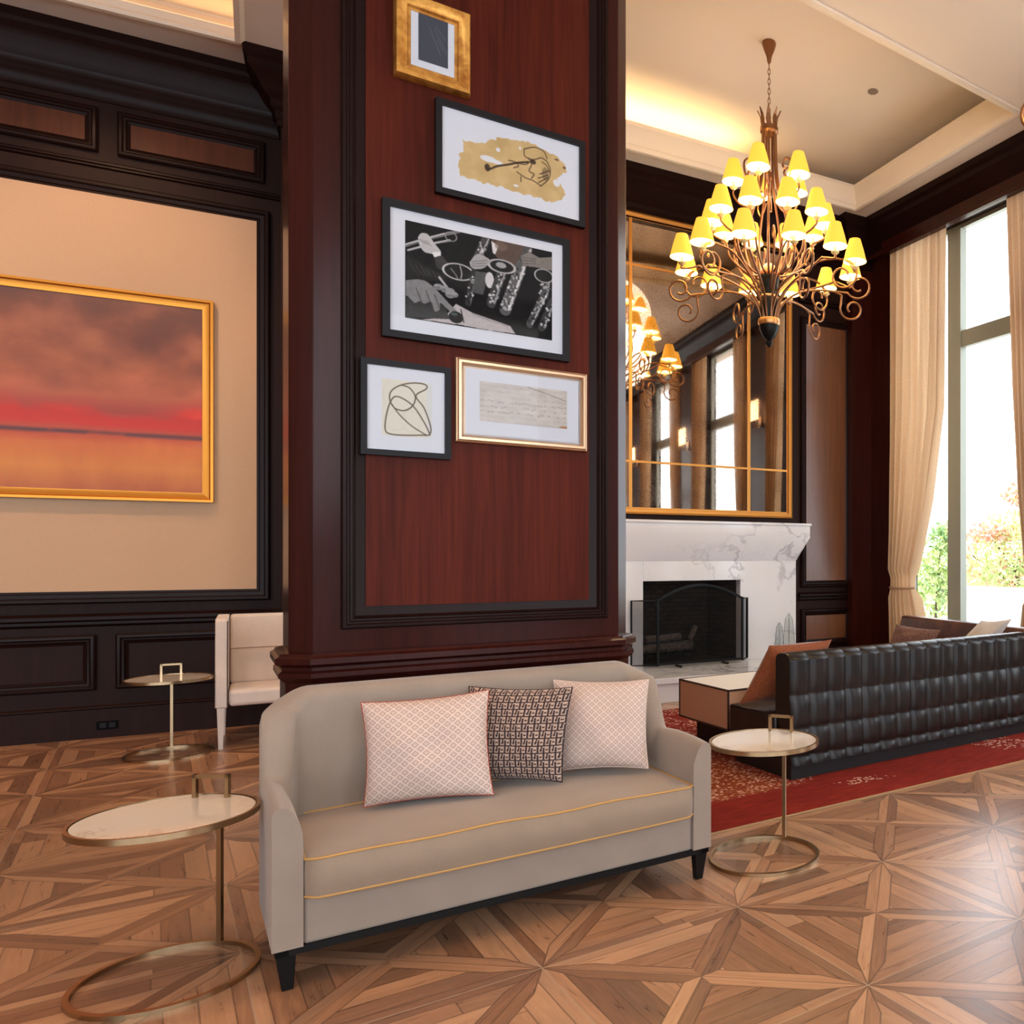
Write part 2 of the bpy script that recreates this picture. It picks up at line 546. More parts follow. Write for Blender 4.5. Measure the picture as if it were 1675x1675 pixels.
# walls behind the viewer
R = Fr(RA, (RDX, RDY)); rw = wall_panel(-.6, _l + .3, 0, H, [(a, b, .42, 5.55) for a, b in REAR_FILL_OPENINGS], -.15, .15)
struct(rw.build('wall_rear', M['rear_wall'], loc=R.o, rotz=R.rot, recalc=False))
pb = LW.w(-9, 0)
R = Fr(RB, (pb[0] - RB[0], pb[1] - RB[1])); ln = math.hypot(pb[0] - RB[0], pb[1] - RB[1])
mb = MB(); mb.box(0, ln, -.15, .15, 0, H); struct(mb.build('wall_rear_left', M['rear_wall'], loc=R.o, rotz=R.rot))

# ceiling with two trays
def gp(px, py, z): Y = (z - 1.5) * 1360 / (912 - py); return ((px - 1360) / 1360 * Y, Y)
def isect(p, d, q, e):
    k = d[0] * e[1] - d[1] * e[0]; t = ((q[0] - p[0]) * e[1] - (q[1] - p[1]) * e[0]) / k
    return (p[0] + d[0] * t, p[1] + d[1] * t)
TR = gp(1399, 340, H)
far_l = gp(1022, 238, H); fd = (far_l[0] - TR[0], far_l[1] - TR[1]); l = math.hypot(*fd); fd = (fd[0] / l, fd[1] / l)
rr = gp(1675, 173, H); rd = (rr[0] - TR[0], rr[1] - TR[1])
nl = gp(1350, 0, H + .1); nr = gp(1622, 147, H + .1)
NR = isect(TR, rd, nl, (nr[0] - nl[0], nr[1] - nl[1]))
TL = (TR[0] + fd[0] * 4.0, TR[1] + fd[1] * 4.0)
NL = isect(TL, rd, nl, (nr[0] - nl[0], nr[1] - nl[1]))
tray1 = [TR, NR, NL, TL]
c1 = gp(389, 65, H); c2 = gp(122, 0, H); cd = (c2[0] - c1[0], c2[1] - c1[1]); l = math.hypot(*cd); cd = (cd[0] / l, cd[1] / l); ce = (-cd[1], cd[0])
if ce[1] > 0: ce = (-ce[0], -ce[1])
cr = gp(386, 0, H); ce = (cr[0] - c1[0], cr[1] - c1[1]); l = math.hypot(*ce); ce = (ce[0] / l, ce[1] / l)
tray2 = [c1, (c1[0] + ce[0] * 3.2, c1[1] + ce[1] * 3.2), (c1[0] + ce[0] * 3.2 + cd[0] * 5, c1[1] + ce[1] * 3.2 + cd[1] * 5), (c1[0] + cd[0] * 5, c1[1] + cd[1] * 5)]
outer = [(-17, 3), (-11, -14), (11.5, -2.6), (1.05, 12.2), (-3, 12.5), (-9, 6.6)]
loops = [outer, tray1, tray2]
flat = [p for l in loops for p in l]
tris = tessellate_polygon([[Vector((p[0], p[1], 0)) for p in l] for l in loops])
mb = MB(); mb.add([(p[0], p[1], H) for p in flat], [tuple(t) for t in tris])
struct(mb.build('ceiling', M['plaster'], recalc=False))
def ccw(p): 
    A = sum(p[i - 1][0] * p[i][1] - p[i][0] * p[i - 1][1] for i in range(len(p)))
    return p if A > 0 else p[::-1]
# right of travel of a ccw ring is outward (+ offset = out)
t1 = ccw(tray1); TZ = 6.33
mb = MB()
mb.sweep(t1, [(.07, H), (.07, H - .02), (.05, H - .03), (.015, H - .03), (0, H - .02), (0, H + .03), (.03, H + .05), (.03, H + .08), (.0, H + .13), (-.02, H + .17), (-.06, H + .21), (-.06, H + .25), (-.03, H + .25), (0, H + .15), (.42, H + .15), (.42, TZ)], True)
struct(mb.build('trim_1', M['cornice'], smooth=True))
mb = MB(); mb.ngon([(p[0], p[1], TZ) for p in offset(t1, .42, True)])
struct(mb.build('ceiling_tray', M['plaster']))
t2 = ccw(tray2)
mb = MB()
mb.sweep(t2, [(-.02, H), (-.02, H - .03), (.02, H - .03), (.05, H), (.05, H + .04), (.08, H + .07), (.08, H + .13), (.10, H + .13), (.10, H + .10), (.2, H + .10), (.2, H + .20), (.3, H + .3), (.3, H + .32)], True)
struct(mb.build('trim_2', M['cornice'], smooth=True))
mb = MB(); mb.ngon([(p[0], p[1], H + .32) for p in offset(t2, .3, True)])
struct(mb.build('ceiling_coffer', M['plaster']))
CO = offset(t2, .15, True)
_i = offset(t2, .13, True); _o = offset(t2, .17, True); mb = MB()
mb.add([(p[0], p[1], z) for z in (H + .104, H + .118) for q in (_i, _o) for p in q], [(i, (i + 1) % 4, 4 + (i + 1) % 4, 4 + i) for i in range(4)] + [(8 + i, 8 + (i + 1) % 4, 12 + (i + 1) % 4, 12 + i) for i in range(4)] + [(i, (i + 1) % 4, 8 + (i + 1) % 4, 8 + i) for i in range(4)] + [(4 + i, 4 + (i + 1) % 4, 12 + (i + 1) % 4, 12 + i) for i in range(4)])
o = mb.build('cove_light_strip', simple('coffer_led', (1, .8, .5), .5, em=(1, .62, .28), es=5)); tag(o, 'warm light strip hidden behind the moulding of the left ceiling coffer', 'light strip')  # unseen strip, added to warm the coffer
# cove light strip behind the far lip of the tray
LED = Mat('cove_led').set(color=(1, .8, .4), em=(1, .70, .32), es=32).m
ge = gp(1215, 290, H); L0 = (ge[0] - TR[0]) * fd[0] + (ge[1] - TR[1]) * fd[1]
perp = (-fd[1], fd[0]); 
if perp[1] < 0: perp = (-perp[0], -perp[1])
mb = MB()
for s0, s1 in ((L0, 3.9),):
    pts = [(TR[0] + fd[0] * s + perp[0] * k, TR[1] + fd[1] * s + perp[1] * k) for s, k in ((s0, .16), (s1, .16), (s1, .2), (s0, .2))]
    mb.add([(p[0], p[1], H + z) for z in (.152, .175) for p in pts], [(0, 1, 2, 3), (4, 5, 6, 7), (0, 1, 5, 4), (1, 2, 6, 5), (2, 3, 7, 6), (3, 0, 4, 7)])
o = mb.build('cove_light_strip', LED); tag(o, 'glowing warm light strip hidden behind the cornice of the ceiling tray', 'light strip')

# ------------------------------------------------------------------ crowns and wall mouldings
CROWN = [(0, 5.30), (.03, 5.30), (.03, 5.35), (.05, 5.37), (.05, 5.42), (.09, 5.45), (.09, 5.50), (.11, 5.52), (.17, 5.57), (.23, 5.65), (.29, 5.69), (.29, 5.75), (.33, 5.78), (.33, 5.849), (0, 5.849)]
BOLEC = [(0, 0), (0, -.03), (.012, -.042), (.03, -.045), (.042, -.032), (.055, -.03), (.062, -.018), (.085, -.008), (.09, 0)]
def rail(mb, x0, x1, z, h=.07, d=.05):
    p = [(0, z), (-d * .5, z), (-d, z - h * .2), (-d, z - h * .45), (-d * .6, z - h * .6), (-d * .6, z - h * .8), (0, z - h)]
    vs = [(x, y, zz) for x in (x0, x1) for y, zz in p]; n = len(p)
    mb.add(vs, [(i, i + 1, n + i + 1, n + i) for i in range(n - 1)] + [tuple(range(n)), tuple(range(n, 2 * n))[::-1]])

# left wall pier and crown
PU = LW.hit(459, off=-.28)[0]
mb = MB(); mb.box(PU, PU + .75, -.28, 0, 0, H - .01)
mb.box(PU - .03, PU + .78, -.31, 0, 0, .27)
struct(mb.build('wall_pier', M['oak_dark'], loc=LW.o, rotz=LW.rot, bevel=.006))
mb = MB()
mb.sweep([LW.w(-9, 0)[:2], LW.w(PU + .1, 0)[:2]], [(o * .42, z) for o, z in CROWN])
mb.sweep([LW.w(PU, .0)[:2], LW.w(PU, -.28)[:2], LW.w(PU + .75, -.28)[:2], LW.w(PU + .75, 0)[:2]], [(o * .78, z) for o, z in CROWN])
struct(mb.build('trim_3', M['moulding'], smooth=True, angle=25))
ZB, ZT = 1.22, 4.52
CR = LW.hit(420)[0]
mb = MB()
mb.frame(-8.6, CR + .10, ZB - .10, ZT + .10, [(0, 0), (0, -.04), (.012, -.055), (.035, -.055), (.045, -.035), (.075, -.03), (.082, -.02), (.10, -.02), (.10, 0)])
fz = [(LW.hit(193)[0], LW.hit(434)[0])]; w = fz[0][1] - fz[0][0]; gap = LW.hit(193)[0] - LW.hit(161)[0]
fz += [(fz[0][0] - gap - w, fz[0][0] - gap), (fz[0][0] - 2 * gap - 2 * w, fz[0][0] - 2 * gap - w)]
zf1 = LW.hit(300, 207)[1] ; zf0 = LW.hit(434, 302)[1]
for a, b in fz: mb.frame(a, b, zf0, zf1, BOLEC)
wz = [(LW.hit(190)[0], LW.hit(440)[0])]; w2 = wz[0][1] - wz[0][0]; g2 = LW.hit(190)[0] - LW.hit(158)[0]
wz += [(wz[0][0] - g2 - w2, wz[0][0] - g2), (wz[0][0] - 2 * g2 - 2 * w2, wz[0][0] - 2 * g2 - w2)]
for a, b in wz: mb.frame(a, b, .40, .86, BOLEC)
rail(mb, -9, PU, 1.035, .11, .06)
rail(mb, -9, PU, 4.80, .06, .03)
struct(mb.build('trim_4', M['moulding'], loc=LW.o, rotz=LW.rot, smooth=True, angle=25))
mb = MB()
for a, b in fz: mb.box(a + .06, b - .06, -.008, 0, zf0 + .06, zf1 - .06)
struct(mb.build('trim_5', M['panel_brown'], loc=LW.o, rotz=LW.rot))
mb = MB()
for a, b in wz: mb.box(a + .06, b - .06, -.008, 0, .46, .80)
struct(mb.build('trim_13', M['oak_dark'], loc=LW.o, rotz=LW.rot))  # shade put into the colour: lower panels take a darker wood
mb = MB(); mb.box(-8.5, CR, -.02, 0, ZB, ZT)
struct(mb.build('wall_fabric', M['cream'], loc=LW.o, rotz=LW.rot))
mb = MB(); mb.box(-9, PU - .03, -.03, 0, 0, .24); rail(mb, -9, PU - .03, .27, .05, .035)
struct(mb.build('baseboard_left', M['oak_dark'], loc=LW.o, rotz=LW.rot, smooth=True, angle=25))

# fireplace wall: crown, pilaster in the corner, panels
PF = BW.hit(1394, off=-.14)[0]
cx = isect(BW.w(0, -.14)[:2], BW.d, WW.w(0, -.12)[:2], WW.d)   # concave corner of the two pilaster faces
wk0 = WW.loc(*cx)[0]; wk1 = WW.hit(1455, off=-.12)[0]
mb = MB()
a, b, c, d = BW.w(PF, 0)[:2], BW.w(PF, -.14)[:2], cx, WW.w(wk1, -.12)[:2]
e = WW.w(wk1, .02)[:2]; f = isect(BW.w(0, .02)[:2], BW.d, WW.w(0, .02)[:2], WW.d)
ring = [a, b, c, d, e, f]
mb.add([(p[0], p[1], z) for z in (0, H - .01) for p in ring], [(0, 1, 2, 3, 4, 5)[::-1], tuple(range(6, 12))] + [(i, (i + 1) % 6, (i + 1) % 6 + 6, i + 6) for i in range(6)])
struct(mb.build('wall_corner', M['mahogany_dark']))
mb = MB()
piers = [(2.62 + 3.5 * i, 3.38 + 3.5 * i) for i in range(4)]
path = [BW.w(bt, 0)[:2], a, b, c, WW.w(14.6, -.12)[:2]]
mb.sweep(path, [(0, 5.47), (.085, 5.47)] + CROWN[6:])
mb.sweep(path[:4], CROWN[:7] + [(0, 5.50)])
struct(mb.build('trim_6', M['moulding'], smooth=True, angle=25))
mb = MB()
for p0, p1 in piers: mb.box(p0, p1, -.12, 0, 0, H - .01)
struct(mb.build('wall_pilasters', M['mahogany_dark'], loc=WW.o, rotz=WW.rot, bevel=.006))
# pelmet in front of the curtain heads
mb = MB()
for (a_, b_), q in zip(WINDOWS, range(4)):
    x0 = wk1 if q == 0 else piers[q - 1][1]
    mb.box(x0, piers[q][0], -.26, -.2, 5.37, H - .01); mb.box(x0, piers[q][0], -.2, 0, 5.62, 5.65)
mb.box(wk1 - .3, 14.6, -.285, -.26, 5.37, 5.43)
struct(mb.build('trim_7', M['mahogany_dark'], loc=WW.o, rotz=WW.rot, bevel=.004))

pa, pb = BW.hit(1309)[0], BW.hit(1391)[0]
mb = MB()
zl = BW.hit(1350, 960)[1]; zt_ = BW.hit(1350, 525)[1]
mb.frame(pa, pb, zl, zt_, BOLEC); mb.frame(pa, pb, .36, BW.hit(1350, 995)[1], BOLEC)
rail(mb, pa - .03, PF, BW.hit(1350, 968)[1], .11, .05)
rail(mb, pa - .03, PF, BW.hit(1350, 492)[1], .09, .07)
struct(mb.build('trim_8', M['moulding'], loc=BW.o, rotz=BW.rot, smooth=True, angle=25))
mb = MB(); mb.box(pa + .06, pb - .06, -.008, 0, zl + .06, zt_ - .06); mb.box(pa + .06, pb - .06, -.008, 0, .42, BW.hit(1350, 995)[1] - .06)
struct(mb.build('trim_9', M['walnut_field'], loc=BW.o, rotz=BW.rot))
mb = MB(); mb.box(pa - .03, PF, -.03, 0, 0, .24); struct(mb.build('baseboard_fireplace', M['oak_dark'], loc=BW.o, rotz=BW.rot, bevel=.008))

# ------------------------------------------------------------------ column
CW = CF.hit(1011)[0]
colp = [(0, 0), (CW, 0), (CW + .078, .078), (CW + .078, .40), (CW, .48), (0, .48), (-.088, .40), (-.088, .068)]
mb = MB()
mb.add([(x, y, z) for z in (0, H - .01) for x, y in colp], [tuple(range(8))[::-1], tuple(range(8, 16))] + [(i, (i + 1) % 8, (i + 1) % 8 + 8, i + 8) for i in range(8)])
struct(mb.build('wall_column', M['mahogany_dark'], loc=CF.o, rotz=CF.rot, bevel=.004))
mb = MB()
mb.sweep(colp, [(0, 1.085), (.03, 1.08), (.035, 1.07), (.05, 1.06), (.05, 1.035), (.025, 1.02), (.025, 1.005), (.038, .995), (.038, .975), (.012, .95), (.012, .30), (.03, .28), (.03, 0)], True)
struct(mb.build('trim_10', M['mahogany_dark'], loc=CF.o, rotz=CF.rot, smooth=True, angle=25))
mb = MB(); c0, c1_ = CF.hit(557)[0], CF.hit(992)[0]; zb = CF.hit(560, 1029)[1]
COLM = [(0, 0), (0, -.022), (.006, -.03), (.018, -.032), (.024, -.024), (.03, -.024), (.036, -.016), (.044, -.016), (.05, -.02), (.058, -.01), (.1, .0), (.1, .01)]
mb.frame(c0, c1_, zb, 5.3, COLM)
struct(mb.build('trim_11', M['moulding'], loc=CF.o, rotz=CF.rot, smooth=True, angle=25))
mb = MB(); mb.box(c0 + .098, c1_ - .098, -.005, .0, zb + .098, 5.2)
struct(mb.build('trim_12', M['mahogany'], loc=CF.o, rotz=CF.rot))

# ------------------------------------------------------------------ prints painted as pigments on flat sheets
rng = np.random.default_rng(3)
def vnoise(h, w, cy, cx, oct=4, seed=0):
    r = np.random.default_rng(seed); out = np.zeros((h, w)); amp = 1; tot = 0
    for o in range(oct):
        gy, gx = int(cy * 2 ** o) + 2, int(cx * 2 ** o) + 2
        g = r.random((gy + 1, gx + 1))
        yy = np.linspace(0, gy - 1.001, h); xx = np.linspace(0, gx - 1.001, w)
        yi, xi = yy.astype(int), xx.astype(int); fy = (yy - yi)[:, None]; fx = (xx - xi)[None]
        fy = fy * fy * (3 - 2 * fy); fx = fx * fx * (3 - 2 * fx)
        a = g[yi][:, xi]; b = g[yi][:, xi + 1]; c = g[yi + 1][:, xi]; d = g[yi + 1][:, xi + 1]
        out += amp * ((a * (1 - fx) + b * fx) * (1 - fy) + (c * (1 - fx) + d * fx) * fy); tot += amp; amp *= .55
    return out / tot
class Img:
    def __init__(s, w, h, bg, mp=None):
        s.w, s.h = w, h; s.a = np.ones((h, w, 3)) * np.array(bg, float)
        s.X, s.Y = np.meshgrid((np.arange(w) + .5), (np.arange(h) + .5)); s.mp = mp or (lambda x, y: (x, y))
        s.k = 1.0
    def P(s, pts): return np.array([s.mp(*p) for p in pts])
    def blend(s, m, c):
        m = np.clip(m, 0, 1)[..., None]; s.a = s.a * (1 - m) + np.array(c, float) * m
    def stroke(s, pts, wd, c, al=1.0, curve=False, soft=.7):
        p = s.P(pts)
        if curve: p = catmull(p)
        wd *= s.k; d = np.full((s.h, s.w), 1e9)
        for a, b in zip(p[:-1], p[1:]):
            v = b - a; l = max((v ** 2).sum(), 1e-9)
            t = np.clip(((s.X - a[0]) * v[0] + (s.Y - a[1]) * v[1]) / l, 0, 1)
            d = np.minimum(d, np.hypot(s.X - a[0] - t * v[0], s.Y - a[1] - t * v[1]))
        s.blend((wd / 2 - d) / soft + .5 if wd / 2 > .5 else np.clip(1 - d, 0, 1) * min(1, wd), c) if al == 1 else s.blend(np.clip((wd / 2 - d) / soft + .5, 0, 1) * al, c)
    def poly(s, pts, c, al=1.0, curve=False, jitter=None):
        p = s.P(pts)
        if curve: p = catmull(np.vstack([p, p[:1]]))
        X, Y = s.X, s.Y
        if jitter is not None: X = X + jitter[0]; Y = Y + jitter[1]
        ins = np.zeros((s.h, s.w), bool)
        for i in range(len(p)):
            x0, y0 = p[i - 1]; x1, y1 = p[i]
            if y0 == y1: continue
            cond = (Y < y0) != (Y < y1)
            ins ^= cond & (X < (x1 - x0) * (Y - y0) / (y1 - y0) + x0)
        s.blend(ins * al, c)
    def ell(s, cx, cy, rx, ry, c, al=1.0, ring=0):
        (x, y), = s.P([(cx, cy)]); rx *= s.k; ry *= s.k
        r = np.hypot((s.X - x) / rx, (s.Y - y) / ry)
        if ring: m = np.clip((ring * s.k / 2 - abs(r - 1) * min(rx, ry)) + .5, 0, 1)
        else: m = np.clip((1 - r) * min(rx, ry) + .5, 0, 1)
        s.blend(m * al, c)
def catmull(p, n=8):
    out = []
    for i in range(len(p) - 1):
        a, b, c, d = p[max(i - 1, 0)], p[i], p[i + 1], p[min(i + 2, len(p) - 1)]
        for k in range(n):
            t = k / n
            out.append(.5 * (2 * b + (c - a) * t + (2 * a - 5 * b + 4 * c - d) * t * t + (3 * b - a - 3 * c + d) * t ** 3))
    out.append(p[-1]); return np.array(out)
PRINT = Mat('printed_sheet')
_a = PRINT.node('ShaderNodeVertexColor'); _a.layer_name = 'ink'
PRINT.link(_a.outputs[0], PRINT.b.inputs['Base Color']); PRINT.set(rough=.6, spec=.15)
CANVAS = Mat('painted_canvas')
_a = CANVAS.node('ShaderNodeVertexColor'); _a.layer_name = 'ink'
CANVAS.link(_a.outputs[0], CANVAS.b.inputs['Base Color']); CANVAS.set(rough=.45)
v_, _c = CANVAS.coord(); CANVAS.bump(CANVAS.noise(v_, 90, 3), .2, .003)
def sheet(name, img, x0, x1, z0, z1, y, parent, mat=None):
    h, w = img.h, img.w
    xs = np.linspace(x0, x1, w + 1); zs = np.linspace(z1, z0, h + 1)
    X, Z = np.meshgrid(xs, zs)
    vs = np.stack([X.ravel(), np.full(X.size, y), Z.ravel()], 1)
    idx = np.arange((h + 1) * (w + 1)).reshape(h + 1, w + 1)
    f = np.stack([idx[1:, :-1], idx[1:, 1:], idx[:-1, 1:], idx[:-1, :-1]], -1).reshape(-1, 4)
    me = bpy.data.meshes.new(name)
    me.vertices.add(len(vs)); me.vertices.foreach_set('co', vs.ravel())
    me.loops.add(f.size); me.loops.foreach_set('vertex_index', f.ravel())
    me.polygons.add(len(f)); me.polygons.foreach_set('loop_start', np.arange(0, f.size, 4))
    me.update(calc_edges=True)
    # colours per corner, interpolated between cell centres
    pad = np.pad(img.a, ((1, 1), (1, 1), (0, 0)), 'edge')
    cv = (pad[:-1, :-1] + pad[1:, :-1] + pad[:-1, 1:] + pad[1:, 1:]) / 4
    c = np.clip(cv, 0, 255).reshape(-1, 3) / 255
    c = np.where(c <= .04045, c / 12.92, ((c + .055) / 1.055) ** 2.4)
    at = me.color_attributes.new('ink', 'FLOAT_COLOR', 'POINT')
    at.data.foreach_set('color', np.concatenate([c, np.ones((len(c), 1))], 1).astype(np.float32).ravel())
    me.materials.append(mat or PRINT.m)
    o = bpy.data.objects.new(name, me); COL.objects.link(o); o.parent = parent
    return o
def glass_mat():
    m = Mat('picture_glass'); m.t.nodes.remove(m.b)
    tr = m.node('ShaderNodeBsdfTransparent'); gl = m.node('ShaderNodeBsdfGlossy'); gl.inputs['Roughness'].default_value = .02
    fr = m.node('ShaderNodeFresnel'); fr.inputs[0].default_value = 1.27
    mx = m.node('ShaderNodeMixShader'); m.link(fr.outputs[0], mx.inputs[0]); m.link(tr.outputs[0], mx.inputs[1]); m.link(gl.outputs[0], mx.inputs[2])
    m.link(mx.outputs[0], m.t.nodes['Material Output'].inputs[0]); return m.m
M['glass'] = glass_mat()

def picture(name, label, L, R, T, B, fmat, fw, prof, pr, img, depth=.03, fr=CF, base=.005, group=None, mount=True):
    """L,R photo columns; T,B photo rows on the left edge; pr the same for the printed sheet"""
    off = -(depth + base)
    u0, z1 = fr.hit(L, T, off); _, z0 = fr.hit(L, B, off); u1 = fr.hit(R, off=off)[0]
    t = thing(name, label, 'picture', fr.w(u0, -base - .001, z0), fr.rot, group)
    W, Hh = u1 - u0, z1 - z0
    p = [(i * fw, -d * depth) for i, d in prof]
    MB().frame(0, W, 0, Hh, [(0, 0)] + p + [(fw, 0)]).build('frame', fmat, t, smooth=True, angle=30)
    yb = -depth * .45
    if mount: MB().box(fw * .8, W - fw * .8, yb, -.001, fw * .8, Hh - fw * .8).build('mount', M['mat_white'], t)
    a, s1 = fr.hit(pr[0], pr[2], off * .7); _, s0 = fr.hit(pr[0], pr[3], off * .7); b = fr.hit(pr[1], off=off * .7)[0]
    if not mount: a, b, s0, s1 = u0 + fw * .9, u1 - fw * .9, z0 + fw * .9, z1 - fw * .9
    sheet('print', img, a - u0, b - u0, s0 - z0, s1 - z0, yb - .0015, t)
    MB().add([(fw * .9, yb - .006, fw * .9), (W - fw * .9, yb - .006, fw * .9), (W - fw * .9, yb - .006, Hh - fw * .9), (fw * .9, yb - .006, Hh - fw * .9)], [(0, 1, 2, 3)]).build('glass', M['glass'], t, recalc=False)
    return t
def persp(x0, x1, tl, bl, tr_, br, w, h):
    def f(x, y):
        s = (x - x0) / (x1 - x0); t = tl + (tr_ - tl) * s; b = bl + (br - bl) * s
        k = (br - tr_) / (bl - tl); s2 = s * k / ((1 - s) + s * k)   # undo the foreshortening along the sheet
        return (s2 * w, (y - t) / (b - t) * h)
    return f
FLAT = [(0, 1), (1, 1), (1, .4)]
# small grey print in a wide gilt frame
im = Img(50, 80, (74, 76, 86), persp(465, 645, 10, 355, 60, 410, 50, 80)); im.k = .25
for p in (((530, 150), (560, 230), (600, 330)), ((560, 160), (600, 240), (640, 320)), ((575, 150), (605, 200), (632, 240)), ((580, 230), (615, 300))): im.stroke(p, 3, (150, 150, 156), .6, soft=1)
picture('framed_print', 'grey print in a wide gilt frame, topmost picture on the column', 646, 771, -24, 117, M['gilt'], .07,
        [(0, .7), (.1, 1), (.3, 1), (.55, .8), (.75, .75), (.85, .5), (1, .5)], (685, 733.5, 3, 95.5), im, .05)
# trumpeter sketch
W_, H_ = 360, 208
im = Img(W_, H_, (230, 228, 234), persp(598, 1463, 605, 1150, 870, 1368, W_, H_)); im.k = .42
jx = (vnoise(H_, W_, 14, 24, 4, 1) - .5) * 16; jy = (vnoise(H_, W_, 14, 24, 4, 2) - .5) * 14
im.poly([(730, 855), (860, 870), (900, 845), (960, 835), (1100, 855), (1180, 875), (1240, 920), (1310, 955), (1355, 1010), (1360, 1045), (1310, 1085), (1340, 1130), (1350, 1200), (1290, 1235), (1180, 1205), (1000, 1150), (850, 1110), (705, 1070), (708, 930), (738, 912)], (214, 178, 122), jitter=(jx, jy))
tone = (vnoise(H_, W_, 5, 9, 4, 3) - .5)[..., None] * 40; im.a = im.a + tone * (im.a[..., 2:3] < 200)
for e in ((885, 965, 48, 18), (935, 985, 38, 12), (945, 910, 13, 12), (1055, 1130, 16, 7), (1305, 1115, 22, 22), (1080, 900, 8, 8)): im.ell(*e, (234, 232, 236), .95)
dk = (52, 36, 28)
im.stroke([(868, 1010), (890, 1028), (940, 1010), (1010, 1000), (1060, 990), (1130, 985)], 11, dk, curve=True, al=.85)
im.ell(880, 1018, 16, 22, dk, .8)
for p in (((1010, 975), (1050, 985), (1070, 1010), (1040, 1020)), ((1060, 990), (1110, 1000), (1140, 985), (1165, 975)), ((1105, 905), (1110, 950), (1160, 970), (1210, 960), (1235, 975)), ((1105, 905), (1170, 895), (1225, 920), (1245, 965)),
          ((1130, 960), (1150, 1000), (1135, 1040), (1165, 1060), (1150, 1085)), ((1240, 975), (1265, 1030), (1255, 1090), (1205, 1135)), ((1060, 1045), (1110, 1080), (1160, 1100), (1205, 1130)), ((1085, 1075), (1085, 1105)),
          ((1200, 1060), (1230, 1050), (1255, 1040)), ((1190, 1085), (1225, 1075), (1250, 1065)), ((1195, 1110), (1225, 1095), (1250, 1080)), ((1215, 985), (1245, 1010), (1262, 1050))):
    im.stroke(p, 6, dk, .75, True)
im.ell(1160, 985, 18, 14, dk, .8); im.ell(1235, 1060, 22, 40, dk, .35)
for e in ((1305, 972, 14, 5), (1352, 1022, 10, 7)): im.ell(*e, dk, .7)
picture('framed_drawing', 'thin black frame with a tan ink sketch of a trumpet player', 713, 957.5, 157, 313, M['black_frame'], .028, FLAT, (722, 953, 163, 309), im, .035)
# black and white band photograph
W_, H_ = 340, 204
im = Img(W_, H_, (14, 13, 14), persp(383, 1278, 145, 740, 335, 880, W_, H_)); im.k = .37
g = lambda v: (v, v * .97, v * .96)
im.poly([(905, 250), (1110, 300), (1060, 420), (960, 400), (910, 330)], (92, 74, 64)); im.poly([(905, 270), (950, 300), (930, 350), (915, 345)], g(225)); im.ell(965, 300, 40, 30, (126, 102, 88), .6)
im.poly([(385, 350), (470, 400), (560, 455), (640, 490), (600, 520), (385, 500)], g(30))
for k in range(6): im.stroke([(410 + k * 34, 400 + k * 14), (430 + k * 34, 440 + k * 12), (470 + k * 26, 480 + k * 3)], 6, g(82), .6, True)
im.stroke([(385, 300), (500, 262), (620, 232), (710, 212)], 20, g(120)); im.stroke([(385, 294), (620, 226)], 5, g(235)); im.stroke([(400, 330), (560, 285), (655, 268)], 13, g(150)); im.stroke([(400, 328), (650, 262)], 4, g(225))
im.ell(660, 245, 34, 26, g(150), ring=6)
im.poly([(460, 250), (480, 225), (520, 232), (555, 280), (600, 340), (580, 372), (545, 352), (500, 340), (470, 300)], g(196), curve=True)
for k in range(4): im.stroke([(468 + k * 16, 262 + k * 3), (500 + k * 14, 288 + k * 6)], 4, g(110), .7)
im.poly([(545, 342), (592, 338), (600, 362), (560, 374)], g(235)); im.poly([(560, 372), (602, 360), (655, 420), (600, 450), (570, 430)], g(58))
im.ell(705, 460, 92, 46, g(24)); im.ell(705, 460, 92, 46, g(205), ring=7); im.stroke([(660, 440), (690, 480), (700, 500)], 8, g(120), curve=True); im.stroke([(715, 425), (725, 470), (720, 500)], 9, g(150), curve=True)
def sax(a, b, w, v, n=26, seed=1):
    im.stroke([a, b], w, g(v * .55)); im.stroke([(a[0] + w * .3, a[1]), (b[0] + w * .3, b[1])], w * .2, g(min(255, v * 1.5)), .8)
    r = np.random.default_rng(seed)
    for i in range(n):
        t = r.random(); x = a[0] + (b[0] - a[0]) * t + (r.random() - .5) * w; y = a[1] + (b[1] - a[1]) * t
        im.ell(x, y, 4 + r.random() * 6, 4 + r.random() * 5, g(r.choice([30, 200, 235, 150])), .85)
sax((872, 262), (800, 420), 54, 130, 30, 2); sax((800, 470), (765, 650), 44, 90, 20, 3)
im.poly([(810, 455), (885, 465), (855, 600), (790, 585)], g(84)); im.ell(895, 510, 28, 48, g(214))
sax((975, 450), (905, 650), 60, 120, 34, 4); sax((1130, 320), (1080, 440), 56, 150, 24, 5); sax((1085, 430), (990, 690), 74, 175, 60, 6)
im.ell(970, 425, 84, 38, g(30)); im.ell(970, 425, 84, 38, g(190), ring=8); im.ell(965, 418, 34, 18, g(200), .8)
im.poly([(772, 400), (820, 350), (880, 372), (900, 400), (850, 440), (790, 436)], g(170), curve=True)
for k in range(3): im.stroke([(785, 398 + k * 14), (880, 388 + k * 16)], 4, g(90), .7)
im.poly([(1085, 360), (1140, 335), (1200, 370), (1278, 365), (1278, 450), (1180, 430), (1100, 420)], (132, 122, 114), curve=False)
for k in range(3): im.stroke([(1085, 365 + k * 20), (1180, 380 + k * 14)], 4, g(80), .7)
sax((1245, 500), (1230, 600), 60, 120, 20, 7); sax((1235, 590), (1140, 780), 46, 140, 26, 8); sax((1278, 640), (1215, 800), 50, 110, 26, 9)
im.ell(1228, 482, 62, 40, g(26)); im.ell(1228, 482, 62, 40, g(176), ring=7)
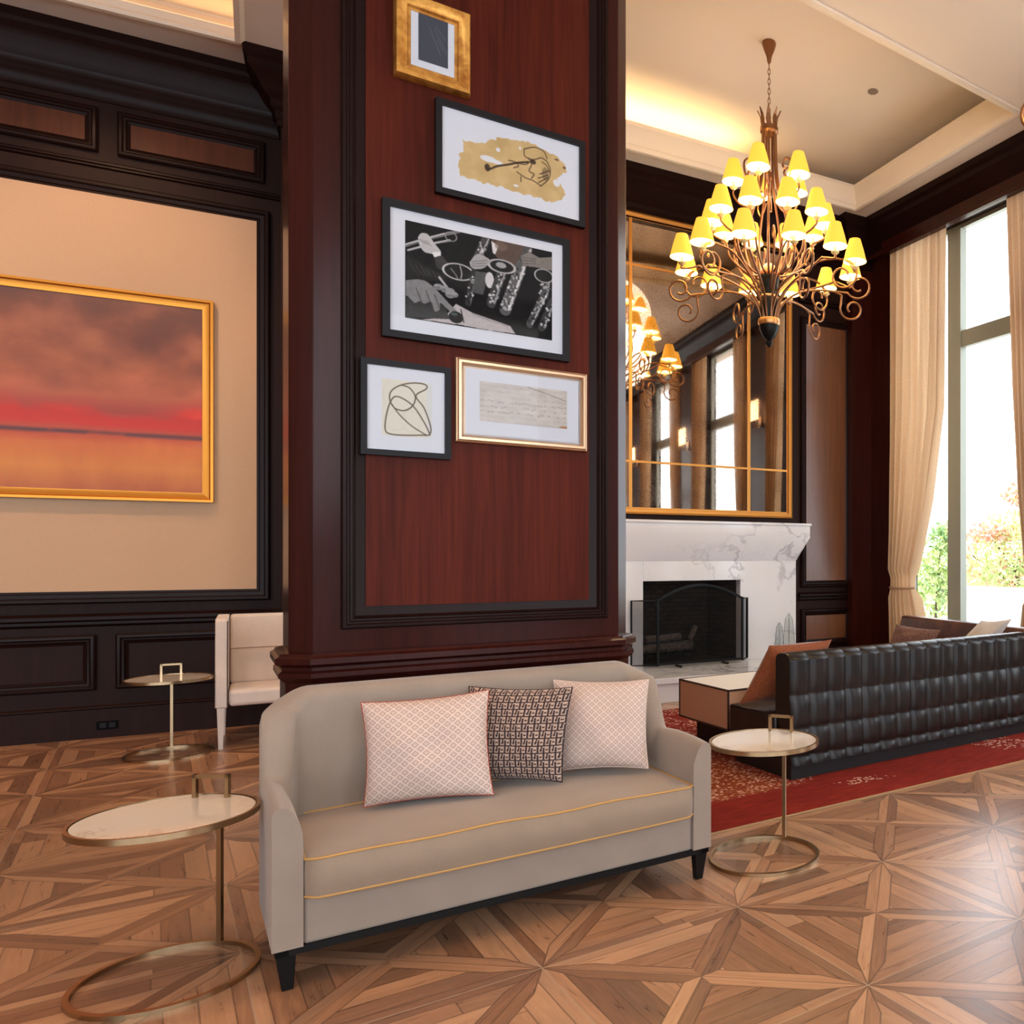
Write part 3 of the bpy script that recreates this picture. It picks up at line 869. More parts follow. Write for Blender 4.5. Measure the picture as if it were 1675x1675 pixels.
im.poly([(690, 655), (790, 710), (1020, 790), (1052, 838), (900, 820), (720, 785), (480, 752), (620, 740)], (196, 184, 182)); im.stroke([(790, 715), (900, 760), (1010, 790)], 6, g(120), .6)
im.poly([(386, 600), (620, 640), (650, 750), (388, 738)], g(56))
im.poly([(386, 512), (480, 508), (545, 545), (600, 600), (650, 655), (700, 705), (680, 720), (640, 690), (596, 650), (592, 690), (560, 700), (540, 645), (500, 655), (470, 640), (440, 650), (400, 610), (386, 600)], g(138), curve=True)
for p in (((450, 560), (480, 640)), ((510, 580), (540, 660)), ((560, 600), (590, 680))): im.stroke(p, 9, g(74), .6)
im.stroke([(590, 495), (640, 560)], 14, g(190))
for e in ((585, 552, 30, 18), (622, 566, 28, 20), (656, 580, 28, 20), (684, 600, 20, 16), (655, 600, 30, 20)): im.ell(*e, g(160)); im.ell(e[0], e[1] + 6, e[2], e[3] * .4, g(90), .5)
im.ell(690, 738, 44, 34, g(10)); im.ell(680, 718, 22, 10, (70, 84, 80)); im.stroke([(720, 690), (738, 770)], 6, g(40))
im.a += (vnoise(H_, W_, 40, 60, 2, 9) - .5)[..., None] * 18
picture('framed_photograph', 'large black frame with a black and white photograph of saxophone and trumpet players', 625.5, 932, 321, 548, M['black_frame'], .032, FLAT, (663, 903.5, 359, 519), im, .035)
# looping line drawing
W_, H_ = 110, 130
im = Img(W_, H_, (232, 222, 202), persp(243, 545, 1108, 1455, 1140, 1472, W_, H_)); im.k = .36
im.a[:, 98:] = (226, 222, 214)
br = (96, 74, 50)
im.ell(330, 1370, 62, 60, (214, 202, 180), ring=3); im.ell(420, 1370, 60, 70, (214, 202, 180), ring=3); im.stroke([(262, 1260), (250, 1180), (290, 1120)], 3, (210, 198, 176), .8, True)
im.stroke([(535, 1450), (505, 1385), (440, 1285), (370, 1232), (320, 1222), (290, 1265), (268, 1345), (264, 1425), (300, 1450), (400, 1455), (480, 1452), (530, 1448), (538, 1400), (500, 1290), (450, 1215), (512, 1172), (505, 1146), (440, 1137), (360, 1150), (302, 1185), (290, 1235), (320, 1290), (380, 1305), (430, 1275), (446, 1220), (412, 1168), (362, 1150)], 8, br, curve=True)
im.stroke([(295, 1255), (350, 1330), (430, 1402), (515, 1452)], 7, br, curve=True)
picture('framed_drawing', 'black frame with a brown looping line drawing on cream paper', 590, 738, 583, 742, M['black_frame'], .026, FLAT, (625, 706.5, 618, 711), im, .03)
# sheet of notes
W_, H_ = 150, 80
im = Img(W_, H_, (214, 202, 192), persp(838, 1368, 1125, 1370, 1188, 1420, W_, H_)); im.k = .28
im.a += (vnoise(H_, W_, 5, 9, 4, 12) - .5)[..., None] * 26
r = np.random.default_rng(5)
for row in range(8):
    y = 1150 + row * 31
    im.stroke([(842, y), (1365, y + 52)], 2, (190, 176, 164), .7)
    for i in range(26):
        x = 850 + i * 20 + r.random() * 8
        if r.random() < .55: im.ell(x, y + (x - 842) * .1 + r.random() * 12 - 6, 5, 2.6, (130, 110, 98) if row in (3, 4, 5) else (176, 160, 148), .8)
im.stroke([(1130, 1165), (1250, 1205), (1360, 1250)], 4, (128, 112, 102), .9); im.ell(1350, 1412, 30, 8, (186, 120, 70), .8)
picture('framed_print', 'champagne gold frame with a faded sheet of handwritten notes', 746, 962, 582, 722, M['gilt_pale'] if 'gilt_pale' in M else M.setdefault('gilt_pale', simple('champagne_gilt', srgb(214, 176, 140), .3, .85)), .045,
        [(0, .4), (.08, .7), (.15, .75), (.3, 1), (.55, 1), (.75, .7), (.8, .45), (1, .45)], (785, 928, 622.5, 688), im, .035)
# large sunset painting on the left wall
W_, H_ = 230, 150
im = Img(W_, H_, (0, 0, 0))
yy = (np.arange(H_) + .5)[:, None] / H_ * np.ones((1, W_))
n1 = vnoise(H_, W_, 4, 5, 5, 21); n2 = vnoise(H_, W_, 3, 14, 4, 22); n3 = vnoise(H_, W_, 10, 4, 4, 23)
t = yy + (n1 - .5) * .22 * (yy < .62) + (n3 - .5) * .03
stops = [(0, (110, 66, 50)), (.18, (124, 66, 44)), (.36, (156, 84, 50)), (.5, (178, 92, 58)), (.565, (170, 62, 42)), (.61, (192, 34, 14)), (.66, (198, 36, 14)), (.69, (184, 72, 44)), (.705, (100, 40, 36)), (.715, (188, 74, 34)), (.76, (204, 106, 40)), (.88, (208, 124, 42)), (1, (180, 92, 34))]
for k in range(3): im.a[..., k] = np.interp(t, [s[0] for s in stops], [s[1][k] for s in stops])
im.a += ((n1 - .5) * 90)[..., None] * (yy < .6)[..., None] * np.array([.95, .7, .5]) + ((n2 - .5) * 34)[..., None] * (yy > .72)[..., None] * np.array([.7, .9, .5])
line = np.exp(-((yy - .703 - (n3 - .5) * .02) / .007) ** 2) * (n2 > .38)
im.blend(line * .85, (66, 36, 50)); im.blend(np.clip((n1 - .55) * 5, 0, 1) * (yy < .35) * .5, (164, 100, 70))
off = -.07
u1, z1 = LW.hit(349, 493, off); z0 = LW.hit(349, 822, off)[1]; u0 = u1 - 2.75
t = thing('framed_painting', 'large red and orange sunset painting in a gilt frame on the cream panel', 'painting', LW.w(u0, -.021, z0), LW.rot)
W = u1 - u0; Hh = z1 - z0
MB().frame(0, W, 0, Hh, [(0, 0), (0, -.06), (.02, -.06), (.03, -.045), (.075, -.03), (.08, -.03), (.08, 0)]).build('frame', simple('bright_gilt', srgb(204, 134, 50), .35, .8), t, smooth=True, angle=20)
MB().box(.07, W - .07, -.02, -.002, .07, Hh - .07).build('backing', M['oak_dark'], t)
sheet('canvas', im, .078, W - .078, .078, Hh - .078, -.022, t, CANVAS.m)

# ------------------------------------------------------------------ fireplace
fx0, fx1, fz0, fz1 = FBX
MC = BW.hit(1293)[0]                      # right edge of the mirror frame
mx0, mx1 = -1.46, MC
MID = (fx0 + fx1) / 2
SR = BW.hit(1302, off=-.12)[0]; SL = 2 * MID - SR
zm = BW.hit(1027, 849, -.25)[1]; zb1 = BW.hit(1027, 875, -.25)[1]; zb2 = BW.hit(1027, 918, -.12)[1]
t = thing('fireplace', 'white veined marble fireplace with a tall flared mantel and raised hearth', 'fireplace', BW.w(MID, -.001, 0), BW.rot)
hx = (fx1 - fx0) / 2; hs = SR - MID
MB().box(-hs, -hx, -.12, 0, fz0, zb2).box(hx, hs, -.12, 0, fz0, zb2).box(-hx, hx, -.12, 0, fz1, zb2).build('surround', M['marble'], t, bevel=.004)
mb = MB(); pr = [(0, zb2), (-.12, zb2), (-.25, zb1), (-.25, zm - .03), (-.265, zm - .03), (-.265, zm), (0, zm)]
n = len(pr); vs = []
for sx in (-1, 1):
    for y, z in pr: vs.append((sx * (hs - .0 + max(0, -y - .12) * 1.0), y, z))
mb.add(vs, [(i, (i + 1) % n, n + (i + 1) % n, n + i) for i in range(n)] + [tuple(range(n)), tuple(range(n, 2 * n))[::-1]])
mb.build('mantel', M['marble'], t, bevel=.003)
hy = BW.loc(*(lambda Y: ((1080 - 1360) / 1360 * Y, Y))(8.5))[1]
MB().box(-hs - .12, hs + .12, hy, -.0, .20, fz0).box(-hs - .08, hs + .08, hy + .035, -.0, 0, .20).build('hearth', M['marble'], t, bevel=.005)
soot = Mat('sooty_brick'); _, (x, y, z) = soot.coord()
bk = soot.node('ShaderNodeTexBrick'); soot.link(soot.vec(x + y, z), bk.inputs[0]); bk.inputs['Scale'].default_value = 4.5
bk.inputs['Color1'].default_value = (*srgb(66, 48, 38), 1); bk.inputs['Color2'].default_value = (*srgb(46, 36, 30), 1); bk.inputs['Mortar'].default_value = (*srgb(28, 24, 22), 1)
soot.link(bk.outputs[0], soot.b.inputs[0]); soot.set(rough=.9)
w = hx + .015
MB().add([(-w, 0, fz0), (w, 0, fz0), (w - .15, .55, fz0), (-w + .15, .55, fz0), (-w, 0, fz1 + .02), (w, 0, fz1 + .02), (w - .15, .55, fz1 + .02), (-w + .15, .55, fz1 + .02)],
         [(0, 1, 2, 3), (4, 7, 6, 5), (3, 2, 6, 7), (0, 3, 7, 4), (1, 5, 6, 2)]).build('firebox', soot.m, t, recalc=False)
# grate and logs
gt = thing('fire_grate', 'black iron grate inside the fireplace opening', 'grate', BW.w(MID - .2, .22, fz0 + .001), BW.rot)
mb = MB()
for k in range(6): mb.tube([(-.3 + k * .12, -.15, .16), (-.3 + k * .12, -.14, .1), (-.3 + k * .12, .15, .1)], .008, 6)
for y in (-.1, .1): mb.tube([(-.32, y, .09), (.32, y, .09)], .008, 6)
for x in (-.28, .28):
    for y in (-.1, .1): mb.tube([(x, y, .09), (x, y, 0)], .008, 6)
mb.build('grate_bars', M['black_metal'], gt)
bark = cloth('charred_bark', srgb(96, 78, 70), 30, .35)
for k, (x0, y0, z0, x1, y1, z1, r, lb) in enumerate([(-.34, -.06, .172, .24, -.045, .17, .05, 'front log of the pile lying on the grate'), (-.2, .10, .175, .36, .09, .175, .055, 'rear log of the pile lying on the grate'), (-.26, .0, .27, .2, .05, .285, .044, 'slanting top log of the pile in the fireplace'), (.30, .0, .26, .38, .02, .40, .032, 'short upright log at the right of the pile in the fireplace')]):
    mb = MB(); pts = [(x0 + (x1 - x0) * i / 8 + random.uniform(-.006, .006), y0 + (y1 - y0) * i / 8, z0 + (z1 - z0) * i / 8 + random.uniform(-.006, .006)) for i in range(9)]
    mb.tube(pts, [r * random.uniform(.88, 1.08) for _ in pts], 12)
    w_ = BW.w(MID - .2, .22, fz0)
    o = mb.build('log', bark, smooth=True, loc=w_, rotz=BW.rot); tag(o, lb, 'log', 'logs in the fireplace')
# fire screen
mesh = Mat('fire_screen_mesh'); mesh.t.nodes.remove(mesh.b)
tr = mesh.node('ShaderNodeBsdfTransparent'); df = mesh.node('ShaderNodeBsdfDiffuse'); df.inputs[0].default_value = (.012, .013, .013, 1)
mx = mesh.node('ShaderNodeMixShader'); mx.inputs[0].default_value = .45
mesh.link(tr.outputs[0], mx.inputs[1]); mesh.link(df.outputs[0], mx.inputs[2]); mesh.link(mx.outputs[0], mesh.t.nodes['Material Output'].inputs[0])
sy = -.30
a_, z_s = BW.hit(1076, 980, sy); b_ = BW.hit(1214, off=sy)[0]; z_top = BW.hit(1145, 957, sy)[1]
t = thing('fire_screen', 'black folding fire screen with an arched centre panel before the fireplace', 'screen', BW.w((a_ + b_) / 2, sy, fz0 + .001), BW.rot)
hw = (b_ - a_) / 2; hz = z_s - fz0 - .02; az = z_top - fz0
arc = [(-hw + 2 * hw * i / 20, hz + (az - hz) * math.sin(PI * i / 20) ** .9 if 0 < i < 20 else hz) for i in range(21)]
mb = MB(); mb.tube([(x, 0, z) for x, z in arc], .013, square=True).tube([(-hw, 0, .02), (-hw, 0, hz + .02)], .013, square=True).tube([(hw, 0, .02), (hw, 0, hz + .02)], .013, square=True).tube([(-hw, 0, .04), (hw, 0, .04)], .012, square=True)
mb.build('centre_frame', M['black_metal'], t)
MB().ngon([(-hw, .0, .04)] + [(x, .0, z) for x, z in arc] + [(hw, .0, .04)]).build('centre_mesh', mesh.m, t)
for sx, dx, dy in ((-1, -.26, .13), (1, .13, .13)):
    e = (sx * hw + dx, dy)
    MB().tube([(sx * hw, .012, .03), (e[0], e[1], .03), (e[0], e[1], hz), (sx * hw + dx * .05, .012, hz)], .011, square=True).build('wing_frame', M['black_metal'], t)
    MB().add([(sx * hw, .01, .03), (e[0], e[1], .03), (e[0], e[1], hz), (sx * hw, .01, hz)], [(0, 1, 2, 3)]).build('wing_mesh', mesh.m, t)
for sx in (-.55, .55): MB().tube([(sx * hw, -.11, .012), (sx * hw, .05, .012)], .011, square=True).build('foot', M['black_metal'], t)
# glass obelisks on the hearth
def clear_glass():
    m = Mat('clear_glass'); m.t.nodes.remove(m.b)
    tr = m.node('ShaderNodeBsdfTransparent'); tr.inputs[0].default_value = (.93, .97, .96, 1); gl = m.node('ShaderNodeBsdfGlossy'); gl.inputs['Roughness'].default_value = .03
    mx = m.node('ShaderNodeMixShader'); mx.inputs[0].default_value = .14; m.link(tr.outputs[0], mx.inputs[1]); m.link(gl.outputs[0], mx.inputs[2]); m.link(mx.outputs[0], m.t.nodes['Material Output'].inputs[0]); return m.m
M['clear'] = clear_glass()
edge = simple('obelisk_edge', srgb(140, 150, 150), .3, .8)
for px, py, w, lb in ((1290.5, 1003, .062, 'tall clear glass obelisk on the hearth beside the fire screen'), (1275, 1018, .05, 'shorter clear glass obelisk on the hearth beside the tall one')):
    u, z = BW.hit(px, py, -.42); h = z - fz0 - .001
    t = thing('glass_obelisk', lb, 'ornament', BW.w(u, -.42, fz0 + .001), BW.rot + .3, 'glass obelisks on the hearth')
    mb = MB(); mb.taper((0, 0, 0), (w, w), (0, 0, h - w * 1.1), (w * .5, w * .5)); mb.add([(-w * .5, -w * .5, h - w * 1.1), (w * .5, -w * .5, h - w * 1.1), (w * .5, w * .5, h - w * 1.1), (-w * .5, w * .5, h - w * 1.1), (0, 0, h)], [(0, 1, 4), (1, 2, 4), (2, 3, 4), (3, 0, 4)])
    mb.build('body', M['clear'], t)
    mb = MB()
    for sx in (-1, 1):
        for s_ in (-1, 1): mb.tube([(sx * w, s_ * w, 0), (sx * w * .5, s_ * w * .5, h - w * 1.1), (0, 0, h)], .003, 5)
    mb.build('edging', edge, t)

# mirror over the fireplace
zm0 = BW.hit(1293, 848)[1]; zm1 = BW.hit(1024, 343)[1] - .02
t = thing('wall_mirror', 'tall antiqued mirror in a gilt frame with muntins over the fireplace', 'mirror', BW.w(mx0, -.002, zm0), BW.rot)
W = mx1 - mx0; Hh = zm1 - zm0
FM = simple('mirror_gilt', srgb(214, 150, 74), .35, .75)
MB().frame(0, W, 0, Hh, [(0, 0), (0, -.05), (.02, -.06), (.055, -.05), (.06, -.03), (.075, -.028), (.075, 0)]).build('frame', FM, t, smooth=True, angle=25)
mm = Mat('antique_mirror'); v_, _c = mm.coord()
sp = mm.noise(v_, 70, 5, .75); cl = mm.noise(v_, 2.5, 4, .6)
spk = (sp * .8 + cl * .35).step(.52, .72)
mm.set(color=mm.mix(spk * .7, srgb(200, 184, 170), srgb(104, 84, 70)), metal=1, rough=spk * .07 + .012)
MB().box(.06, W - .06, -.028, -.002, .06, Hh - .06).build('mirror_plate', mm.m, t)
mb = MB()
u_r = BW.hit(1223)[0] - mx0; u_l = W - u_r
for u in (u_l, u_r): mb.box(u - .018, u + .018, -.038, -.026, .07, Hh - .07)
zb_ = BW.hit(1225, 767)[1] - zm0
for z in (zb_, Hh - zb_): mb.box(.07, W - .07, -.036, -.026, z - .012, z + .012)
mb.build('muntins', FM, t)

# ------------------------------------------------------------------ grey sofa
t = thing('sofa', 'taupe grey upholstered sofa with curved back and dark legs in front of the column', 'sofa', (SF.p[0], SF.p[1], 0), SF.rot)
LS, DS = 1.71, .74; X0 = -.045
def sofa_shell():
    mb = MB(); th = .092
    path = []; R = .13
    x0, x1, y1 = X0 + th / 2, X0 + LS - th / 2, DS - .06
    for i in range(26): path.append((x0, i / 25 * (y1 - R)))
    for i in range(1, 9): a = PI - PI / 2 * i / 9; path.append((x0 + R + R * math.cos(a), y1 - R + R * math.sin(a)))
    for i in range(17): path.append((x0 + R + (x1 - x0 - 2 * R) * i / 16, y1))
    for i in range(1, 9): a = PI / 2 - PI / 2 * i / 9; path.append((x1 - R + R * math.cos(a), y1 - R + R * math.sin(a)))
    for i in range(26): path.append((x1, (y1 - R) * (1 - i / 25)))
    off_in = offset(path, 1, False)
    rows = []
    for (x, y), q in zip(path, off_in):
        nx, ny = q[0] - x, q[1] - y; l = math.hypot(nx, ny); nx /= l; ny /= l   # right of travel = inward
        e = min(1, max(0, (y - .43) / .15)); e = e * e * (3 - 2 * e)
        ex = min(abs(x - x0), abs(x1 - x)); c = min(1, max(0, (ex) / .14)); c = math.sin(c * PI / 2)
        z = .640 + .012 * math.sin(PI * min(1, y / .45)) + (.250 * e + .075 * c * (y > y1 - R - .01))
        k = 1 + .35 * e; lean = .045 * e
        r = th / 2 * k
        f_ = 1 - e; row = [(-r, .148), (-r, z - .03 - .02 * e), (-r * .88, z - .012), (-r * .55, z - .001), (-r * .1, z - .004 * f_), (r * .35, z - .003 - .02 * f_), (r * .72, z - .014 - .045 * f_), (r * .95, z - .035 - .06 * f_), (r, z - .06 - .09 * f_), (r, .148)]
        sh = r - th / 2; rows.append([(x + nx * (o_ + sh), y + ny * (o_ + sh), zz) for o_, zz in row])
    mb.grid(rows)
    for rr_ in (rows[0], rows[-1]): mb.ngon(rr_)
    return mb
sofa_shell().build('body', M['taupe'], t, smooth=True, angle=50)
MB().box(X0 + .093, X0 + LS - .093, .012, .62, .148, .315).build('seat_base', M['taupe'], t, bevel=.012, seg=3)
mb = MB(); mb.box(X0 + .01, X0 + LS - .01, .006, .05, .124, .15).box(X0 + .01, X0 + .05, .006, DS - .04, .124, .15).box(X0 + LS - .05, X0 + LS - .01, .006, DS - .04, .124, .15).box(X0 + .01, X0 + LS - .01, DS - .07, DS - .03, .124, .15)
mb.build('base_rail', M['black_leg'], t)
for x, sx in ((X0 + .042, 1), (X0 + LS - .042, -1)):
    for y in (.04, DS - .06):
        MB().taper((x + sx * .006, y, 0), (.017, .017), (x, y, .125), (.03, .026)).build('leg', M['black_leg'], t, bevel=.003)
# seat cushion: crowned box
cx0, cx1, cy0, cy1 = X0 + .097, X0 + LS - .097, -.028, .60
def cushion_top(x, y):
    a = (x - cx0) / (cx1 - cx0); b = (y - cy0) / (cy1 - cy0)
    return .448 + .030 * (max(0, math.sin(PI * a)) ** .45) * (max(0, math.sin(PI * min(1, b * .85 + .06))) ** .5) + .004 * math.sin(a * 19 + b * 3) * math.sin(PI * a)
def front_y(a): return cy0 - .016 * math.sin(PI * a) ** .5 + .03 * (1 - min(1, min(a, 1 - a) / .03)) ** 2
NX, NY = 48, 14
mb = MB(); top = []; bot = []
for j in range(NY + 1):
    top.append([]); bot.append([])
    for i in range(NX + 1):
        a = i / NX; b = j / NY; x = cx0 + (cx1 - cx0) * a; y = front_y(a) + (cy1 - front_y(a)) * b
        top[-1].append((x, y, cushion_top(x, y))); bot[-1].append((x, y, .318))
side = []
def ring_pts(g_): return g_[0] + [r_[-1] for r_ in g_[1:]] + g_[-1][::-1][1:] + [r_[0] for r_ in g_[1:-1]][::-1]
rt, rb = ring_pts(top), ring_pts(bot)
rows = []
cxm, cym = (cx0 + cx1) / 2, (cy0 + cy1) / 2
for k in range(7):
    s_ = k / 6; bulge = .014 * math.sin(PI * s_)
    row = []
    for p, q in zip(rb, rt):
        dx = -1 if abs(p[0] - cx0) < 1e-6 else (1 if abs(p[0] - cx1) < 1e-6 else 0); dy = -1 if p[1] < cym - .2 and dx == 0 else 0
        wv = .003 * math.sin(p[0] * 40) * math.sin(PI * s_) if dy else 0
        row.append((p[0] + dx * bulge * .2, p[1] + dy * (bulge + wv), p[2] + (q[2] - p[2]) * s_))
    rows.append(row)
mb.grid(top); mb.grid(bot); mb.grid(rows, closed_u=True)
mb.build('seat_cushion', M['taupe_cushion'], t, smooth=True, angle=60)
seam = lambda zf: [(p[0], p[1], zf(p)) for p in rt]
MB().tube([(p[0], p[1], p[2] + .001) for p in rt], .0048, 6, closed=True).build('piping', M['piping'], t, smooth=True)
MB().tube([(p[0], p[1] - .001, .3185) for p in rt], .0045, 6, closed=True).build('piping', M['piping'], t, smooth=True)

# ------------------------------------------------------------------ cushions
def uvpillow(name, label, BL, BR, TR_, TL_, mat, th=.13, cat='cushion', group=None, trim=None, sag=.0, n=30, ears=.07):
    """pillow between four corners (world); thickness along the sheet normal"""
    BL, BR, TR_, TL_ = map(Vector, (BL, BR, TR_, TL_))
    c = (BL + BR + TR_ + TL_) / 4
    nrm = ((BR - BL).cross(TL_ - BL)).normalized()
    def pt(a, b, s):
        p = BL * (1 - a) * (1 - b) + BR * a * (1 - b) + TR_ * a * b + TL_ * (1 - a) * b
        u, v = 2 * a - 1, 2 * b - 1
        # edges pulled in between the pointed corners
        pin = ears * ((1 - u * u) * abs(v) ** 3)
        p = p + (c - p) * 0 + (BL - TL_ if v > 0 else TL_ - BL) * pin * .5
        pin2 = ears * ((1 - v * v) * abs(u) ** 3)
        p = p + (BL - BR if u > 0 else BR - BL) * pin2 * .5
        h = th * .66 * ((max(0, 1 - u * u) ** .52) * (max(0, 1 - v * v) ** .52)) ** (.92)
        h += .007 * (math.sin(u * 6 + v * 3 + c.x * 9) + .7 * math.sin(v * 9 - u * 4 + c.y * 5)) * (1 - u * u) * (1 - v * v)
        return p + nrm * h * s - c
    vs = []; fs = []; uv = []
    for s in (1, -1):
        b0 = len(vs)
        for j in range(n + 1):
            for i in range(n + 1):
                vs.append(pt(i / n, j / n, s)); uv.append((i / n, j / n))
        for j in range(n):
            for i in range(n):
                f = (b0 + j * (n + 1) + i, b0 + j * (n + 1) + i + 1, b0 + (j + 1) * (n + 1) + i + 1, b0 + (j + 1) * (n + 1) + i)
                fs.append(f if s > 0 else f[::-1])
    t = thing(name, label, cat, c, 0, group)
    me = bpy.data.meshes.new('cover'); me.from_pydata([tuple(v) for v in vs], [], fs)
    ul = me.uv_layers.new(name='uv')
    for l in me.loops: ul.data[l.index].uv = uv[l.vertex_index]
    me.polygons.foreach_set('use_smooth', [True] * len(me.polygons)); me.materials.append(mat)
    o = bpy.data.objects.new('cover', me); COL.objects.link(o); o.parent = t
    edge = [pt(i / n, 0, 1) for i in range(n)] + [pt(1, j / n, 1) for j in range(n)] + [pt(1 - i / n, 1, 1) for i in range(n)] + [pt(0, 1 - j / n, 1) for j in range(n)]
    MB().tube(edge, .0022, 6, closed=True).build('edge_seam', trim or mat, t, smooth=True)
    return t
def lattice():
    m = Mat('pale_diamond_weave'); tc = m.node('ShaderNodeTexCoord'); sp = m.node('ShaderNodeSeparateXYZ'); m.link(tc.outputs['UV'], sp.inputs[0])
    u, v = E(m.t, sp.outputs[0]), E(m.t, sp.outputs[1])
    a = (u + v) * 12.0 ; b = (u - v) * 12.0 + 24
    fa, fb = (a.fract() - .5).abs(), (b.fract() - .5).abs()
    d = fa.max(fb)                         # 0 centre .5 edge of every diamond
    ringm = ((d > .20) * (d < .36)).max(d < .07)
    stripe = ((u * 150).fract() > .5) * .35 + .65
    f = ringm * stripe
    m.set(color=m.mix(f * .75, srgb(214, 192, 180), srgb(138, 112, 104)), rough=.9)
    m.bump(f, .2, .001); return m.m
def greekkey():
    m = Mat('dark_key_weave'); tc = m.node('ShaderNodeTexCoord'); sp = m.node('ShaderNodeSeparateXYZ'); m.link(tc.outputs['UV'], sp.inputs[0])
    u, v = E(m.t, sp.outputs[0]), E(m.t, sp.outputs[1])
    V = v * 13.0; row = V.floor(); U = u * 9.0 + row * .5
    x, y = U.fract(), V.fract()
    gapm = (y < .17).max((x < .08).max(x > .92))
    s1 = ((x - .5).abs() < .08) * (y < .84)
    s2 = ((y - .5).abs() < .09) * (x > .16) * (x < .36)
    s3 = ((y - .55).abs() < .09) * (x > .64) * (x < .86)
    s4 = ((x - .27 - (y - .5) * .1).abs() < .06) * (y > .3)
    dark = gapm.max(s1).max(s2).max(s3).max(s4)
    n = m.noise(tc.outputs['UV'], 40, 2)
    m.set(color=m.mix(dark, m.ramp(n, [(.3, srgb(160, 134, 118)), (.7, srgb(192, 166, 148))]), srgb(46, 30, 34)), rough=.85, sheen=.2)
    m.bump(1 - dark, .4, .002); return m.m
M['lattice'] = lattice(); M['key'] = greekkey()
M['red_trim'] = simple('red_trim', srgb(168, 66, 48), .8)
sw = lambda u, v, z: SF.w(u, v - .025, z + .014)
uvpillow('throw_pillow', 'left pale diamond-patterned pillow with red edging on the grey sofa', sw(.298, .455, .470), sw(.765, .305, .472), sw(.795, .48, .896), sw(.30, .535, .885), M['lattice'], .15, 'pillow', 'pillows on the grey sofa', M['red_trim'])
uvpillow('throw_pillow', 'dark pillow with a pale key pattern between two light pillows', sw(.725, .575, .48), sw(1.06, .295, .478), sw(1.145, .395, .885), sw(.745, .615, .90), M['key'], .13, 'pillow', 'pillows on the grey sofa')
uvpillow('throw_pillow', 'right pale diamond-patterned pillow near the right arm of the grey sofa', sw(1.09, .50, .48), sw(1.475, .29, .476), sw(1.545, .43, .88), sw(1.13, .605, .895), M['lattice'], .14, 'pillow', 'pillows on the grey sofa')

# ------------------------------------------------------------------ round side tables
def side_table(c, ang, label):
    """ang: direction from the centre to the pole"""
    t = thing('side_table', label, 'side table', (c[0], c[1], 0), ang, 'round brass side tables')
    r, zt = .268, .583
    ring = [(r * math.cos(2 * PI * i / 64), r * math.sin(2 * PI * i / 64)) for i in range(64)]
    mb = MB(); mb.sweep(ring, [(-.009, .0), (.009, .0), (.009, .016), (-.009, .016), (-.009, 0)], True); mb.build('base_ring', M['brass'], t, smooth=True)
    mb = MB(); mb.sweep(ring, [(-.012, zt - .018), (.007, zt - .018), (.007, zt + .003), (-.004, zt + .003), (-.004, zt - .004), (-.012, zt - .004), (-.012, zt - .018)], True); mb.build('rim', M['brass'], t, smooth=True)
    MB().lathe([(0, zt - .014), (r - .008, zt - .014), (r - .008, zt), (0, zt)], n=64).build('top', M['marble_top'], t)
    MB().box(r - .013, r + .003, -.009, .009, .014, zt - .014).build('pole', M['brass'], t)
    x = r - .05; w, h = .068, .088; b = .008
    mb = MB(); mb.box(x - b, x + b, -w, -w + .014, zt, zt + h).box(x - b, x + b, w - .014, w, zt, zt + h).box(x - b, x + b, -w, w, zt + h - .014, zt + h)
    mb.build('handle', M['brass'], t)
    return t
def ringfit(pts, z):
    P = np.array([((x - 1360) / (y - 912) * (1.5 - z), 1360 / (y - 912) * (1.5 - z)) for x, y in pts])
    A = np.c_[2 * P, np.ones(len(P))]; s = np.linalg.lstsq(A, (P ** 2).sum(1), rcond=None)[0]; return s[:2]
def pole_ang(c, px):
    """the point of the ring circle on the far side seen at photo column px"""
    a = (px - 1360) / 1360; best = None
    for i in range(720):
        th = 2 * PI * i / 720; x, y = c[0] + .268 * math.cos(th), c[1] + .268 * math.sin(th)
        e = abs(x / y - a) + (0 if y > c[1] else 9)
        if best is None or e < best[0]: best = (e, th)
    return best[1]
cA = ringfit([(121, 1635.4), (190.3, 1655.8), (436.3, 1553.7), (373, 1531.8), (284.8, 1546.2), (207.5, 1566.6), (143, 1607.5), (314.9, 1634.3), (388, 1607.5)], .016)
cB = ringfit([(1160.4, 1403), (1339, 1392.5), (1258.2, 1366.7), (1243.8, 1428)], .016)
cC = ((276.5 - 1360) / 1360 * 6.33, 6.33)
cA = (cA[0] - .786 * .03, cA[1] - .618 * .03)
side_table(cA, pole_ang(cA, 361), 'round brass side table with a pale top at the left end of the grey sofa')
side_table(cB, pole_ang(cB, 1283), 'round brass side table with white marble top at the right end of grey sofa')
side_table(cC, pole_ang(cC, 281), 'round brass side table in front of the dark panelled left wall')

